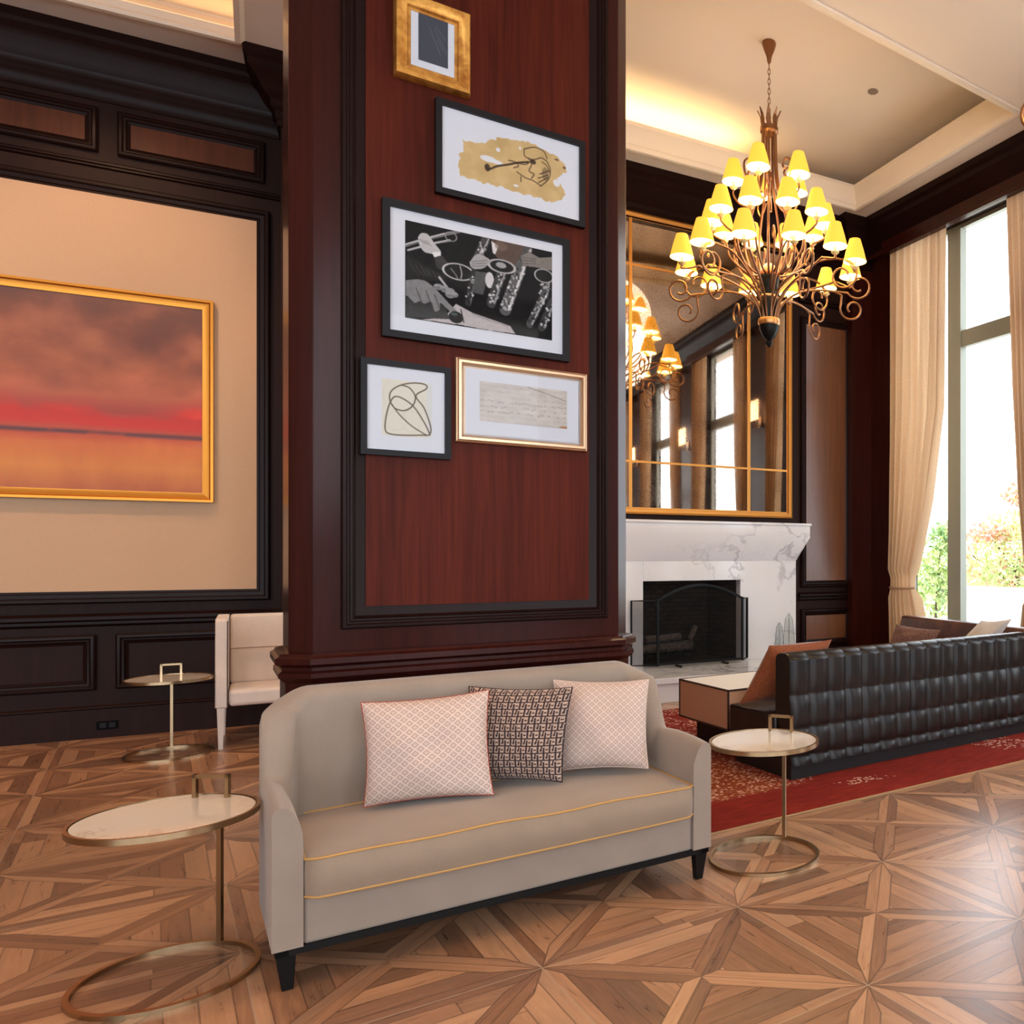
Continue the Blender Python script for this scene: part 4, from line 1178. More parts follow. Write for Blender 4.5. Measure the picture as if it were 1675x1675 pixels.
# ------------------------------------------------------------------ cream armchair by the left wall
AF = Fr((-4.79, 6.46), (.82, .57))
t = thing('armchair', 'cream linen armchair with tall straight sides against the left wall', 'armchair', AF.o, AF.rot)
wA, dA = .78, .68
MB().box(.085, wA - .085, .0, .62, .33, .455).build('seat', M['chair_cloth'], t, bevel=.03, seg=4)
mb = MB(); mb.add([(.085, .50, .45), (wA - .085, .50, .45), (wA - .085, .68, .45), (.085, .68, .45), (.085, .57, 1.02), (wA - .085, .57, 1.02), (wA - .085, .70, 1.02), (.085, .70, 1.02)], [(0, 1, 2, 3), (4, 5, 6, 7), (0, 1, 5, 4), (1, 2, 6, 5), (2, 3, 7, 6), (3, 0, 4, 7)])
mb.build('backrest', M['chair_cloth'], t, bevel=.02, seg=3)
MB().box(.09, wA - .09, .49, .51, .74, .745).build('back_seam', simple('seam_thread', srgb(120, 96, 80), .9), t)
for x0 in (0, wA - .08):
    mb = MB(); pr = [(-.005, .325), (-.005, .56), (.01, .60), (.02, .72), (.05, 1.0), (.08, 1.02), (.70, 1.02), (.70, .325)]
    n = len(pr); mb.add([(x, y, z) for x in (x0, x0 + .08) for y, z in pr], [tuple(range(n)), tuple(range(n, 2 * n))[::-1]] + [(i, (i + 1) % n, n + (i + 1) % n, n + i) for i in range(n)])
    mb.build('side', M['chair_cloth'], t, bevel=.008)
dkp = simple('dark_piping', srgb(72, 52, 48), .8)
for x in (.08, wA - .08): MB().tube([(x, -.007, .33), (x, -.007, .56), (x, .008, .60), (x, .018, .72), (x, .048, 1.0)], .004, 5).build('piping', dkp, t)
for x in (.035, wA - .035):
    for y in (.03, .66): MB().taper((x, y, 0), (.014, .014), (x, y, .33), (.024, .024)).build('leg', M['chair_cloth'], t)

# ------------------------------------------------------------------ tufted leather sofa
TF = Fr((-.285, 5.54), (.781, .625))
t = thing('sofa', 'long black tufted leather sofa seen from behind on the red rug', 'sofa', TF.o, TF.rot)
LT = 2.52
z_r = [.58, .355, .17]; col_w = .158
NXT = int(LT / col_w) * 12
zs_ = [.115 + .705 * i / 60 for i in range(61)]
def tuft(x, z):
    fx = abs(math.sin(PI * x / col_w))
    edges = [.06, .17, .355, .58, .98]
    for a_, b_ in zip(edges[:-1], edges[1:]):
        if a_ <= z <= b_: fz = math.sin(PI * (z - a_) / (b_ - a_)) if b_ < .9 else min(1, math.sin(PI / 2 * min(1, (z - a_) / .14)))
    deep = (1 - fx) ** 3 * (1 - fz) ** 2
    return .034 * (fx ** .5) * (.42 + .58 * fz ** .5) - .012 * deep
rows = []
for z in zs_:
    rows.append([(LT * i / NXT, -.03 - tuft(LT * i / NXT, z) + (z - .12) * .03, z) for i in range(NXT + 1)])
# over the top edge to the seat side
for k, (dy, dz) in enumerate(((.004, .84), (.02, .853), (.05, .86), (.10, .858), (.135, .845), (.15, .82), (.155, .45))):
    rows.append([(LT * i / NXT, dy + .0 - .02 * (k < 2) * tuft(LT * i / NXT, .8) * 10, dz - (.004 * (1 - abs(math.sin(PI * LT * i / NXT / col_w))) ** 4)) for i in range(NXT + 1)])
mb = MB(); mb.grid(rows)
mb.ngon([r_[0] for r_ in rows]); mb.ngon([r_[-1] for r_ in rows])
mb.build('back', M['leather'], t, smooth=True, angle=70)
btn = MB().lathe([(0, .008), (.009, .006), (.012, .0), (.0, -.001)], n=10).build('tufting_button', M['leather'], t, smooth=True)
first = True
for z in z_r:
    for i in range(1, int(LT / col_w)):
        o = btn if first else btn.copy()
        if not first: COL.objects.link(o); o.parent = t
        first = False
        o.location = (i * col_w, -.022 + (z - .12) * .03, z); o.rotation_euler = (PI / 2, 0, 0)
MB().box(-.02, LT, .14, .72, .17, .43).build('seat', M['leather'], t, bevel=.02, seg=3)
MB().box(.02, LT, .0, .68, .0125, .17).build('plinth', simple('black_plinth', srgb(16, 14, 14), .5), t)
uvpillow('throw_pillow', 'large rust orange cushion at the left end of the black tufted sofa', TF.w(-.06, .52, .46), TF.w(.50, .42, .46), TF.w(.56, .24, .90), TF.w(.05, .30, .885), M['orange_cloth'], .17, 'cushion')
# low table with cream sides attached in front
ET = Fr((-.76, 6.13), (.781, .625))
t = thing('coffee_table', 'low white-topped coffee table with cream panel and dark edges by the tufted sofa', 'coffee table', ET.o, ET.rot)
le, de = .95, .74
whtop = simple('white_lacquer', srgb(240, 236, 234), .45, spec=.2)
MB().box(0, le, 0, de, .232, .512).build('body', simple('cream_panel', srgb(200, 152, 118), .6), t)
MB().box(.012, le - .012, .012, de - .012, .512, .520).build('top', whtop, t)
e_ = .012; mb = MB()
for x in (0, le):
    for y in (0, de): mb.box(x - e_ / 2, x + e_ / 2, y - e_ / 2, y + e_ / 2, .226, .522)
for z in (.228, .517):
    for y in (0, de): mb.box(-e_ / 2, le + e_ / 2, y - e_ / 2, y + e_ / 2, z - e_ / 2, z + e_ / 2)
    for x in (0, le): mb.box(x - e_ / 2, x + e_ / 2, -e_ / 2, de + e_ / 2, z - e_ / 2, z + e_ / 2)
mb.build('edging', simple('table_edging', srgb(62, 40, 34), .5), t)
MB().box(.1, le - .1, .1, de - .1, .0125, .232).build('base', M['black_leg'], t)

# brown leather sofa by the window
B2 = Fr(((1470 - 1360) / 1360 * 9.35, 9.35), (.5, -.866))
t = thing('sofa', 'brown leather sofa with a plain back below the window', 'sofa', B2.o, B2.rot)
mb = MB(); mb.add([(x, y, z) for x in (-.04, 1.95) for y, z in ((-.05, .40), (.06, .84), (.14, .85), (.20, .82), (.20, .12), (-.05, .12))],
                  [tuple(range(6)), tuple(range(6, 12))[::-1]] + [(i, (i + 1) % 6, 6 + (i + 1) % 6, 6 + i) for i in range(6)])
mb.build('back', M['leather_brown'], t, bevel=.02, seg=3)
MB().box(0, 1.6, -.6, -.04, .14, .43).build('seat', M['leather_brown'], t, bevel=.02)
MB().box(-.0, 1.6, -.55, .15, .0125, .14).build('plinth', M['black_leg'], t)
tweed = Mat('tweed_weave'); v_, _c = tweed.coord(); ck = tweed.node('ShaderNodeTexChecker'); ck.inputs['Scale'].default_value = 55; tweed.link(v_, ck.inputs[0])
nz = tweed.noise(v_, 120, 2); tweed.link(tweed.mix(nz, tweed.mix(ck.outputs['Fac'] if False else nz.step(.4, .6), srgb(60, 34, 36), srgb(190, 160, 144)), srgb(110, 60, 56)), tweed.b.inputs[0]); tweed.set(rough=.95)
uvpillow('throw_pillow', 'brown and cream tweed cushion on the brown leather sofa', B2.w(.18, -.30, .44), B2.w(.92, -.30, .44), B2.w(.98, -.16, .765), B2.w(.16, -.14, .765), tweed.m, .12, 'cushion')
uvpillow('throw_pillow', 'off-white cushion at the far right of the brown leather sofa', B2.w(1.2, -.30, .44), B2.w(1.62, -.28, .44), B2.w(1.98, -.12, .94), B2.w(1.58, -.14, .90), M['white_pillow'], .14, 'cushion')

# ------------------------------------------------------------------ rug
RF = Fr((-.647, 4.51), (.786, .618))
rm = Mat('red_wool_rug'); src, (x, y, z) = rm.coord()
st = rm.noise(rm.vec(x * 3, y * 26), 2, 4, .6); bg = rm.noise(src, 1.3, 3, .5)
col = rm.ramp(st * .7 + bg * .3, [(.3, srgb(96, 22, 14)), (.55, srgb(130, 36, 24)), (.8, srgb(162, 58, 40))])
# scattered blossom flecks, thick in some patches
vo = rm.node('ShaderNodeTexVoronoi'); vo.inputs['Scale'].default_value = 34; vo.inputs['Randomness'].default_value = 1
rm.link(rm.vec(x * .8, y * 1.25), vo.inputs['Vector'])
pet = E(rm.t, vo.outputs['Distance']) < .34
patch = rm.noise(src, 1.15, 3, .55)
edge_b = (y - .32).clamp() * 6
fleck = pet * (patch > .54) * (y > .24)
inner = ((y - .45) * 20).clamp() * ((1.05 - x) * 4).clamp()
fleck2 = pet * inner
vo2 = rm.node('ShaderNodeTexVoronoi'); vo2.inputs['Scale'].default_value = 40; rm.link(src, vo2.inputs['Vector'])
tone = E(rm.t, vo2.outputs['Distance']).step(.2, .6)
col = rm.mix(inner * .55 * tone, col, srgb(150, 92, 56))
col = rm.mix(fleck.max(fleck2) * .9, col, srgb(224, 180, 160))
rm.set(color=col, rough=.95, spec=.15); rm.bump(st, .4, .004)
t = thing('area_rug', 'red wool rug with pale blossom flecks and a thin gold border under the leather sofas', 'rug', RF.o, RF.rot)
def rrect(x0, x1, y0, y1, r=.09):
    p = []
    for cx, cy, a0 in ((x1 - r, y0 + r, -90), (x1 - r, y1 - r, 0), (x0 + r, y1 - r, 90), (x0 + r, y0 + r, 180)):
        p += [(cx + r * math.cos(math.radians(a0 + k * 15)), cy + r * math.sin(math.radians(a0 + k * 15))) for k in range(7)]
    return p
def slab(pts, z0, z1):
    n = len(pts); return MB().add([(x, y, z) for z in (z0, z1) for x, y in pts], [tuple(range(n))[::-1], tuple(range(n, 2 * n))] + [(i, (i + 1) % n, n + (i + 1) % n, n + i) for i in range(n)])
slab(rrect(-.08, 4.3, 0, 3.45), .0015, .012).build('pile', rm.m, t)
slab(rrect(-.092, 4.312, -.012, 3.462), .001, .008).build('border', simple('rug_binding', srgb(168, 134, 96), .9), t)

# ------------------------------------------------------------------ chandelier
shade_out = Mat('lamp_shade_cloth')
_s, (x, y, z) = shade_out.coord('Generated')
shade_out.set(color=srgb(200, 140, 50), em=(1.0, .46, .045), es=.95, rough=.8)
shade_in = simple('lamp_shade_lining', (1, .9, .6), .8, em=(1, .78, .30), es=4.5)
bulb_m = simple('bulb_glow', (1, .9, .7), .5, em=(1, .84, .5), es=14)
candle = simple('candle_sleeve', srgb(226, 196, 140), .6)
def arc_pts(P, n=8): return [tuple(p) for p in catmull(np.array(P, float), n)]
def spiral(cr, cz, r0, r1, a0, turns, n=22):
    return [(cr + (r0 + (r1 - r0) * i / n) * math.cos(a0 + turns * 2 * PI * i / n), cz + (r0 + (r1 - r0) * i / n) * math.sin(a0 + turns * 2 * PI * i / n)) for i in range(n + 1)]
def chandelier(loc, label):
    t = thing('chandelier', label, 'chandelier', (loc[0], loc[1], 3.5), 0, 'bronze chandeliers')
    B = M['bronze']; Z = lambda z: z - 3.5
    MB().lathe([(0, Z(TZ)), (.062, Z(TZ)), (.066, Z(TZ - .02)), (.05, Z(TZ - .07)), (.026, Z(TZ - .13)), (.018, Z(TZ - .18)), (.008, Z(TZ - .20)), (0, Z(TZ - .2))]).build('ceiling_canopy', B, t, smooth=True)
    mb = MB(); z = TZ - .2; k = 0
    while z > 5.66:
        pts = []
        for i in range(12):
            a = 2 * PI * i / 12; p = (.012 * math.cos(a), 0, Z(z - .026 + .03 * math.sin(a)))
            pts.append((p[0], 0, p[2]) if k % 2 else (0, p[0], p[2]))
        mb.tube(pts, .0035, 5, closed=True); z -= .046; k += 1
    mb.build('chain', B, t)
    mb = MB(); mb.lathe([(0, Z(5.47)), (.07, Z(5.47)), (.085, Z(5.49)), (.085, Z(5.53)), (.06, Z(5.55)), (0, Z(5.55))])
    for i in range(8):
        a = 2 * PI * i / 8
        P = [(.072, 5.53, .016), (.078, 5.58, .026), (.085, 5.63, .018), (.115, 5.69, .003)]
        vs = []
        for r, z_, w in P:
            for s_ in (-1, 1): vs.append((r * math.cos(a) - s_ * w * math.sin(a), r * math.sin(a) + s_ * w * math.cos(a), Z(z_)))
            vs.append(((r - .012) * math.cos(a), (r - .012) * math.sin(a), Z(z_)))
        mb.add(vs, [f for j in range(3) for f in ((j * 3, j * 3 + 1, j * 3 + 4, j * 3 + 3), (j * 3 + 1, j * 3 + 2, j * 3 + 5, j * 3 + 4), (j * 3 + 2, j * 3, j * 3 + 3, j * 3 + 5))])
    mb.tube([(0, 0, Z(5.55)), (0, 0, Z(5.70))], .008)
    mb.build('leaf_crown', B, t)
    for i in range(7):                                    # lyre rods
        a = 2 * PI * (i + .3) / 7
        P = arc_pts([(.062, 5.49), (.07, 5.2), (.10, 4.95), (.20, 4.66), (.235, 4.42), (.17, 4.20), (.10, 4.12)], 6)
        MB().tube([(r * math.cos(a), r * math.sin(a), Z(z)) for r, z in P], .012, 7).build('rod', B, t, smooth=True)
    for i in range(6):                                    # leafy curls high up
        a = 2 * PI * i / 6 + .5; mb = MB()
        P = arc_pts([(.08, 4.95), (.16, 4.97), (.24, 5.05), (.25, 5.16), (.19, 5.2), (.155, 5.15), (.175, 5.11)], 5)
        mb.tube([(r * math.cos(a), r * math.sin(a), Z(z)) for r, z in P], [.010] * (len(P) - 1) + [.018], 6)
        P = arc_pts([(.14, 4.97), (.20, 4.92), (.22, 4.85), (.18, 4.82)], 5)
        mb.tube([(r * math.cos(a), r * math.sin(a), Z(z)) for r, z in P], .008, 6)
        mb.build('curl', B, t, smooth=True)
    DK = M['black_leg']
    MB().lathe([(0, Z(4.26)), (.04, Z(4.25)), (.075, Z(4.21)), (.09, Z(4.16)), (.09, Z(4.14)), (0, Z(4.14))]).build('vase_dome', simple('copper_dome', srgb(190, 112, 70), .35, .8), t, smooth=True)
    mb = MB(); mb.lathe([(.092, Z(4.14)), (.098, Z(4.11)), (.085, Z(4.02)), (.07, Z(3.96)), (.075, Z(3.945)), (.088, Z(3.92)), (.08, Z(3.80)), (.062, Z(3.74)), (.06, Z(3.70)), (.092, Z(3.675)), (.09, Z(3.64)), (.06, Z(3.57)), (.03, Z(3.545)), (.018, Z(3.535)), (.036, Z(3.52)), (.03, Z(3.495)), (.008, Z(3.47)), (0, Z(3.465))], n=28)
    mb.build('vase', DK, t, smooth=True)
    mb = MB(); mb.lathe([(.10, Z(3.735)), (.104, Z(3.72)), (.104, Z(3.69)), (.096, Z(3.675)), (.06, Z(3.70)), (.06, Z(3.73)), (.10, Z(3.735))], n=28, caps=False)
    gc = simple('gold_collar', srgb(206, 150, 96), .35, .8); mb.build('vase_collar', gc, t, smooth=True)
    mb = MB(); mb.lathe([(.078, Z(3.955)), (.084, Z(3.945)), (.08, Z(3.93)), (.07, Z(3.94)), (.078, Z(3.955))], n=28, caps=False)
    mb.build('vase_band', gc, t, smooth=True)
    def lamp(par, r, z, a):
        c = (r * math.cos(a), r * math.sin(a))
        mb = MB(); mb.lathe([(0, Z(z - .02)), (.012, Z(z - .02)), (.034, Z(z)), (.036, Z(z + .008)), (.013, Z(z + .012)), (.013, Z(z + .055)), (0, Z(z + .055))], (c[0], c[1], 0), 14)
        mb.build('candle_cup', candle, par, smooth=True)
        MB().lathe([(0, Z(z + .055)), (.016, Z(z + .07)), (.02, Z(z + .09)), (.014, Z(z + .125)), (0, Z(z + .15))], (c[0], c[1], 0), 10).build('bulb', bulb_m, par, smooth=True)
        zs = z + .055
        MB().lathe([(.108, Z(zs)), (.083, Z(zs + .10)), (.052, Z(zs + .205))], (c[0], c[1], 0), 26, caps=False).build('lamp_shade', shade_out.m, par, smooth=True)
        MB().lathe([(.105, Z(zs + .001)), (.080, Z(zs + .10)), (.050, Z(zs + .204))], (c[0], c[1], 0), 26, caps=False).build('shade_lining', shade_in, par, smooth=True)
    front = math.atan2(-loc[1], -loc[0])
    def scroll_arm(a, P, rad, r, z):
        mb = MB(); mb.tube([(q * math.cos(a), q * math.sin(a), Z(h)) for q, h in P], rad, 7)
        arm = mb.build('arm', B, t, smooth=True); lamp(arm, r, z, a); return arm
    # five short arms on top, ten in the middle, twelve below
    for i in range(5):
        a = front + math.radians(-17 + 72 * i)
        scroll_arm(a, arc_pts([(.09, 4.86), (.16, 4.80), (.26, 4.80), (.33, 4.88), (.33, 4.94)], 6), .009, .33, 4.955)
    for i in range(10):
        a = front + math.radians(18 + 36 * i)
        scroll_arm(a, arc_pts([(.10, 4.14), (.20, 4.16), (.36, 4.30), (.40, 4.44), (.47, 4.48), (.53, 4.52), (.53, 4.55)], 6), .010, .53, 4.57)
    for i in range(12):
        a = front + math.radians(15 + 30 * i)
        P = arc_pts([(.07, 3.73), (.14, 3.90), (.30, 4.02), (.52, 4.10), (.66, 4.16)], 6) if i % 2 else arc_pts([(.07, 3.73), (.12, 3.92), (.26, 4.10), (.46, 4.24), (.66, 4.26)], 6)
        e = P[-1]
        if i % 2: P = P + arc_pts([e, (.76, 4.13), (.815, 4.12), (.815, 4.15)], 5)[1:]
        else:
            P = P + [(q, h) for q, h in spiral(.70, 4.10, .155, .05, PI * .55, -1.25)]
        arm = scroll_arm(a, P, .0105, .815, 4.165)
        if not i % 2: MB().tube([(q * math.cos(a), q * math.sin(a), Z(h)) for q, h in arc_pts([(.66, 4.26), (.76, 4.22), (.81, 4.13), (.815, 4.15)], 5)], .009, 6).build('branch', B, arm, smooth=True)
    # wide double scrolls at the bottom
    for i in range(6):
        a = front + math.radians(30 + 60 * i - 7)
        P = arc_pts([(.06, 3.72), (.12, 3.86), (.26, 3.97), (.45, 4.0), (.62, 3.985)], 6)
        P1 = P + arc_pts([(.62, 3.985), (.74, 3.97)], 4)[1:] + spiral(.845, 4.03, .125, .04, PI * 1.15, 1.25)
        P2 = arc_pts([(.60, 3.99), (.68, 3.95)], 4) + spiral(.78, 3.82, .118, .035, PI * .85, 1.2)
        s_ = MB().tube([(q * math.cos(a), q * math.sin(a), Z(h)) for q, h in P1], .0105, 7).build('scroll', B, t, smooth=True)
        MB().tube([(q * math.cos(a), q * math.sin(a), Z(h)) for q, h in P2], .0095, 7).build('lower_scroll', B, s_, smooth=True)
    for i in range(6):                                    # inner lyre scrolls behind the shades
        a = front + math.radians(60 * i + 8)
        P = arc_pts([(.08, 4.0), (.22, 4.12), (.34, 4.3), (.36, 4.42), (.30, 4.5), (.24, 4.46), (.27, 4.40)], 6)
        MB().tube([(q * math.cos(a), q * math.sin(a), Z(h)) for q, h in P], .009, 6).build('curl', B, t, smooth=True)
    return t
CH = ((1258 - 1360) / 1360 * 7.8, 7.8)
ch = chandelier(CH, 'bronze chandelier with three tiers of yellow shades hanging from the ceiling tray before the fireplace')
CH2 = (1.945, 4.36)
dup(ch, (CH2[0], CH2[1], 3.5), -.365, 'second bronze chandelier, only its left scrolls in view at the right edge')
for c in (CH, CH2):
    for zz, e in ((4.35, 26), (4.9, 10)):
        light('chandelier_glow', 'POINT', (c[0], c[1], zz), e * 1.5, (1, .82, .64), shadow_soft_size=.5)

# ------------------------------------------------------------------ curtains
def curtain_mat():
    m = Mat('cream_drape'); v, (x, y, z) = m.coord()
    n = m.noise(m.vec(x * 300, y * 300, z * 40), 1, 2)
    m.t.nodes.remove(m.b)
    c = m.ramp(n, [(.3, srgb(204, 172, 138)), (.7, srgb(222, 192, 158))])
    d = m.node('ShaderNodeBsdfDiffuse'); tl = m.node('ShaderNodeBsdfTranslucent'); m.link(c, d.inputs[0]); m.link(c, tl.inputs[0])
    mx = m.node('ShaderNodeMixShader'); mx.inputs[0].default_value = .35
    m.link(d.outputs[0], mx.inputs[1]); m.link(tl.outputs[0], mx.inputs[2]); m.link(mx.outputs[0], m.t.nodes['Material Output'].inputs[0]); return m.m
M['drape'] = curtain_mat()
TIE = 1.12
def curtain(outer, w_top, w_mid, w_tie, side, label, group='tied-back curtains'):
    """outer: u of the fixed edge; side +1 opens to +u; hung in front of the glass"""
    t = thing('curtain', label, 'curtain', WW.w(outer, -.10, 0), WW.rot, group)
    nz, nx = 46, 110; rows = []
    for j in range(nz + 1):
        z = 5.58 * (1 - j / nz) + .02
        if z > TIE:
            s_ = (z - TIE) / (5.5 - TIE)
            w = np.interp(min(1, s_), [0, .03, .1, .25, .5, 1], [w_tie, w_tie * 1.04, w_tie + (w_mid - w_tie) * .25, w_tie + (w_mid - w_tie) * .62, w_mid, w_top])
        else: w = np.interp((TIE - z) / TIE, [0, .1, 1], [w_tie, w_tie * 1.25, w_tie * 1.9])
        comp = w / w_top; row = []
        for i in range(nx + 1):
            a = i / nx
            u = w * a
            q_ = 2 * PI * (7.5 * a + .4 * math.sin(4 * a + z * .22)); d = .062 * (1.1 - .3 * comp) * (math.sin(q_) + .35 * math.sin(2 * q_ + 1 + .3 * z)) + .010 * math.sin(2 * PI * 21 * a + z * .6)
            if abs(z - TIE) < .12: d *= .45
            row.append((side * u, -.0 + d, z))
        rows.append(row)
    mb = MB(); mb.grid(rows); mb.build('drape', M['drape'], t, smooth=True, recalc=False, angle=180)
    r = w_tie / 2
    ring = [(side * r + (r + .012) * math.cos(2 * PI * i / 32), .07 * math.sin(2 * PI * i / 32), TIE + .0 + .012 * math.sin(2 * PI * i / 32)) for i in range(32)]
    mb = MB(); mb.tube(ring, .014, 6, closed=True); mb.build('tieback', simple('tieback_cord', srgb(176, 138, 112), .8) if 'tieback' not in M else M['tieback'], t, smooth=True)
    return t
offc = -.10
L0_ = wk1 + .012
W1 = WW.hit(1546, off=offc)[0] - L0_; W1m = WW.hit(1541, off=offc)[0] - L0_; W1t = WW.hit(1494, off=offc)[0] - L0_
curtain(L0_, W1, W1m, W1t, 1, 'cream tied-back curtain in the corner at the left of the window')
R1 = WW.hit(1649, off=offc)[0]
curtain(2.61, 2.61 - R1, (2.61 - R1) * .82, .22, -1, 'cream tied-back curtain at the right side of the near window, at the photo edge')
for i in (1, 2, 3):
    a_, b_ = piers[i - 1][1] + .01, piers[i][0] - .01
    nth = ('second', 'third', 'fourth')[i - 1]
    curtain(a_, .62, .56, .24, 1, 'cream tied-back curtain at the fireplace side of the %s window from the corner' % nth)
    curtain(b_, .62, .56, .24, -1, 'cream tied-back curtain at the far side of the %s window from the corner' % nth)

# windows: frame, mullion, transom, glass
FRM = simple('window_frame_paint', srgb(150, 152, 138), .5)
for i, (a_, b_) in enumerate(WINDOWS):
    t = bpy.data.objects.new('window_%d' % (i + 1), None); COL.objects.link(t); t.location = WW.w(a_, .18, 0); t.rotation_euler = (0, 0, WW.rot); struct(t)
    w = b_ - a_
    mb = MB(); mb.box(0, .05, 0, .06, .42, 5.55).box(w - .05, w, 0, .06, .42, 5.55).box(0, w, 0, .06, .42, .48).box(0, w, 0, .06, 5.5, 5.55)
    mb.build('window_frame', FRM, t)
    m0, m1 = WW.hit(1552, off=.18)[0] - .1, WW.hit(1573, off=.18)[0] - .1
    MB().box(m0, m1, -.02, .08, .48, 5.5).build('mullion', FRM, t)
    zt0 = WW.hit(1613, 556, .18)[1]; zt1 = WW.hit(1613, 528, .18)[1]
    MB().box(m1, w - .05, .0, .07, zt0, zt1).build('transom', FRM, t)
    MB().add([(.05, .03, .48), (w - .05, .03, .48), (w - .05, .03, 5.5), (.05, .03, 5.5)], [(0, 1, 2, 3)]).build('pane', M['glass'], t, recalc=False)

# candle sconces on the window piers
def sconce(u, label):
    t = thing('wall_sconce', label, 'sconce', WW.w(u, -.121, 3.72), WW.rot, 'four-candle wall sconces')
    MB().box(-.06, .06, -.02, 0, -.02, .16).build('backplate', M['brass'], t, bevel=.004)
    mb = MB()
    for k in range(4):
        x = -.15 + .1 * k; mb.tube(arc_pts([(0, -.02, .02), (x * .6, -.09, -.02), (x, -.13, .02), (x, -.13, .06)], 5), .008, 6)
        mb.lathe([(0, .06), (.024, .06), (.026, .08), (0, .08)], (x, -.13, 0), 12)
    mb.build('arms', M['brass'], t, smooth=True)
    for k in range(4):
        MB().lathe([(0, .08), (.017, .08), (.017, .40), (.008, .42), (0, .425)], (-.15 + .1 * k, -.13, 0), 12).build('candle_tube', simple('candle_glow', (1, .8, .6), .5, em=(1, .6, .32), es=5) if 'cg' not in M else M['cg'], t, smooth=True)
for i, (p0, p1) in enumerate(piers[:3]): sconce((p0 + p1) / 2 - .12, 'brass sconce with four glowing candle tubes on the %s window pier from the corner' % ('first', 'second', 'third')[i])

# ------------------------------------------------------------------ small ceiling and wall fittings
x_, y_ = gp(1428, 149, TZ)
o = MB().lathe([(0, 0), (.05, 0), (.055, -.006), (.045, -.014), (0, -.016)], n=24).build('ceiling_speaker', simple('grey_disc', srgb(132, 116, 108), .6), smooth=True, loc=(x_, y_, TZ - .001)); tag(o, 'small round grey fitting on the ceiling tray right of the chandelier chain', 'ceiling fitting')
u, z = LW.hit(176, 1186, -.035)
t = thing('wall_outlet', 'small black double outlet low on the dark baseboard', 'outlet', LW.w(u, -.031, z), LW.rot)
MB().box(-.07, .07, -.008, 0, -.035, .035).build('plate', simple('outlet_black', (.002, .002, .003), .7, spec=.1), t, bevel=.002)
MB().box(-.05, -.01, -.010, -.008, -.02, .02).box(.01, .05, -.010, -.008, -.02, .02).build('sockets', M['black_leg'], t)
def spot(x, y, z, e, target, label, size=70, col=(1, .60, .34)):
    t = thing('ceiling_downlight', label, 'downlight', (x, y, z - .012), 0, 'recessed downlights')
    MB().lathe([(.055, .010), (.075, .010), (.075, 0), (.055, .004), (.055, .010)], n=24, caps=False).build('trim_ring', M['plaster'], t, smooth=True)
    MB().lathe([(0, .004), (.054, .004)], n=24, caps=False).build('lens', simple('lens_glow', (1, .8, .5), .5, em=(1, .75, .45), es=6), t)
    l = light('downlight_lamp', 'SPOT', (x, y, z - .03), e, col, spot_size=math.radians(size), spot_blend=.8, shadow_soft_size=.08)
    l.rotation_euler = (Vector(target) - Vector((x, y, z))).to_track_quat('-Z', 'Y').to_euler()
for (x_, y_), e_l, tg, sz, lb in ((LW.w(-.4, -2.0)[:2], 190, LW.w(-.1, 0, 1.9), 95, 'recessed downlight in the ceiling before the right part of the sunset painting'),
        (LW.w(-2.6, -2.0)[:2], 150, LW.w(-2.6, 0, 1.9), 95, 'recessed downlight in the ceiling before the left part of the sunset painting'),
        (LW.w(1.0, -1.4)[:2], 120, LW.w(1.0, -.4, 0), 60, 'recessed downlight in the ceiling above the cream armchair'),
        ((-3.4, 3.1), 130, (-3.2, 3.4, 0), 70, 'recessed downlight in the ceiling above the left end table of the grey sofa'),
        ((-2.4, 1.6), 120, (-1.7, 2.9, .5), 70, 'recessed downlight in the ceiling in front of the left half of the grey sofa'),
        ((-.6, 1.9), 90, (-.9, 3.4, .6), 70, 'recessed downlight in the ceiling in front of the right half of the grey sofa')):
    spot(x_, y_, H, e_l, tg, lb, sz)

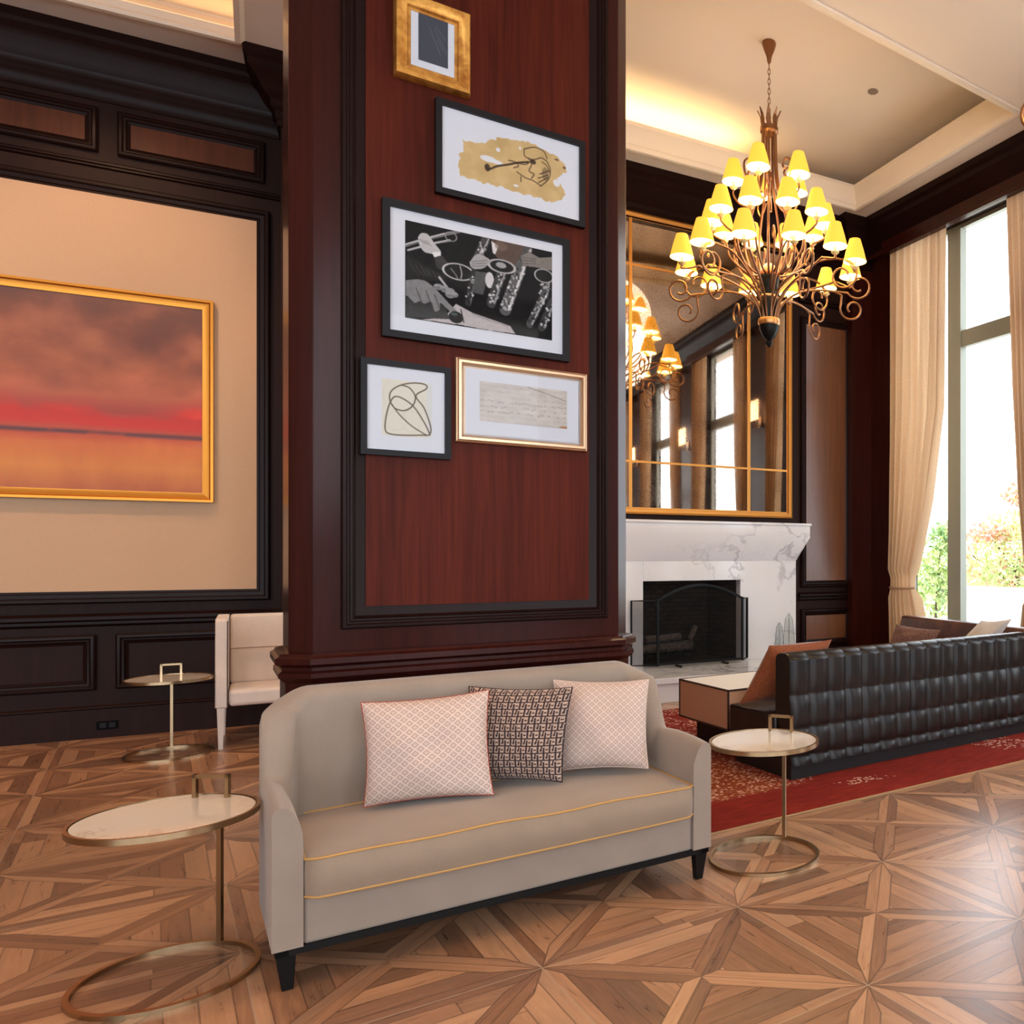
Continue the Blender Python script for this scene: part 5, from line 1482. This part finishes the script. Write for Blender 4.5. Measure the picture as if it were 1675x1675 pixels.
# ------------------------------------------------------------------ outside
STN = simple('terrace_stone', srgb(222, 220, 214), .9)
mb = MB(); mb.add([(-12, .3, -.05), (22, .3, -.05), (22, 26, -.05), (-12, 26, -.05)], [(0, 1, 2, 3)])
struct(mb.build('terrace_ground', STN, loc=WW.o, rotz=WW.rot))
mb = MB(); mb.box(-12, 22, 3.2, 3.5, -.05, .93).box(-12, 22, 3.14, 3.56, .93, 1.0)
o = struct(mb.build('terrace_parapet', STN, loc=WW.o, rotz=WW.rot))
def leafy(name, label, base, crown, n, cols, trunk, seed, size=.09, group=None):
    t = thing(name, label, 'tree', base, 0, group)
    r = np.random.default_rng(seed); vs = []; fs = []; mi = []
    for (cx_, cy_, cz_, rx, ry, rz, k, c) in crown:
        m = int(n * k)
        p = r.normal(size=(m, 3)); p /= np.linalg.norm(p, axis=1)[:, None]; p *= (r.random(m) ** .45)[:, None]
        p = p * (rx, ry, rz) + (cx_, cy_, cz_)
        for q in p:
            a = r.normal(size=3); a /= np.linalg.norm(a); b = np.cross(a, r.normal(size=3)); b /= np.linalg.norm(b)
            s_ = size * (.6 + r.random() * .8); i = len(vs)
            vs += [tuple(q - a * s_), tuple(q + b * s_ * .45), tuple(q + a * s_), tuple(q - b * s_ * .45)]; fs.append((i, i + 1, i + 2, i + 3)); mi.append(c if r.random() < .8 else (c + 1) % len(cols))
    mb = MB(); mb.v = vs; mb.f = fs; mb.m = mi; mb.build('foliage', cols, t, recalc=False)
    mb = MB()
    for P, rad in trunk: mb.tube(arc_pts(P, 5), [rad * (1 - .7 * i / (5 * (len(P) - 1))) for i in range(5 * (len(P) - 1) + 1)], 7)
    mb.build('trunk', simple('bark', srgb(96, 72, 60), .9), t, smooth=True)
    return t
lg = simple('leaf_lime', srgb(190, 206, 138), .7); lr = simple('leaf_rust', srgb(222, 158, 138), .7); ld = simple('leaf_green', srgb(150, 182, 124), .7); ly = simple('leaf_yellow', srgb(228, 222, 160), .7)
D = 15.5
def op(px, Y): return ((px - 1360) / 1360 * Y, Y, -.05)
b0 = op(1668, D)
leafy('maple_tree', 'airy maple with lime and rust leaves outside the window at the right', b0,
      [(0, 0, 1.5, 1.25, .8, .55, 1.0, 0), (.1, 0, 2.15, .8, .7, .35, .5, 2), (-.55, 0, 2.0, .55, .5, .2, .3, 1), (.1, .1, 2.75, .45, .4, .25, .28, 1), (.5, 0, 2.5, .5, .4, .3, .3, 1), (-.3, 0, 1.1, 1.0, .7, .4, .6, 0)], 1500, [lg, lr, ly],
      [([(0, 0, 0), (.05, 0, .7), (-.1, 0, 1.3), (-.5, .1, 1.9)], .06), ([(.05, 0, .7), (.3, 0, 1.4), (.2, 0, 2.6)], .045), ([(-.05, 0, 1.0), (-.5, 0, 1.3), (-.9, 0, 1.6)], .03), ([(.2, 0, 1.2), (.7, 0, 1.7), (1.0, 0, 2.2)], .03)], 5, .06)
leafy('shrub', 'pale green shrub outside the window behind the curtain edge', op(1528, D - 1), [(0, 0, 1.2, .55, .5, .75, 1, 0), (.2, 0, 1.9, .3, .3, .3, .3, 1)], 1500, [lg, ld, ly], [([(0, 0, 0), (.03, 0, .6), (.1, 0, 1.6)], .04)], 6, .06)
leafy('shrub', 'bright lime shrub outside the window beside the mullion', op(1590, D + 2.5), [(0, 0, 1.3, 1.1, .6, .8, 1, 0)], 1500, [ly, lg, ld], [([(0, 0, 0), (.02, 0, .7), (.1, 0, 1.5)], .05)], 8, .07)
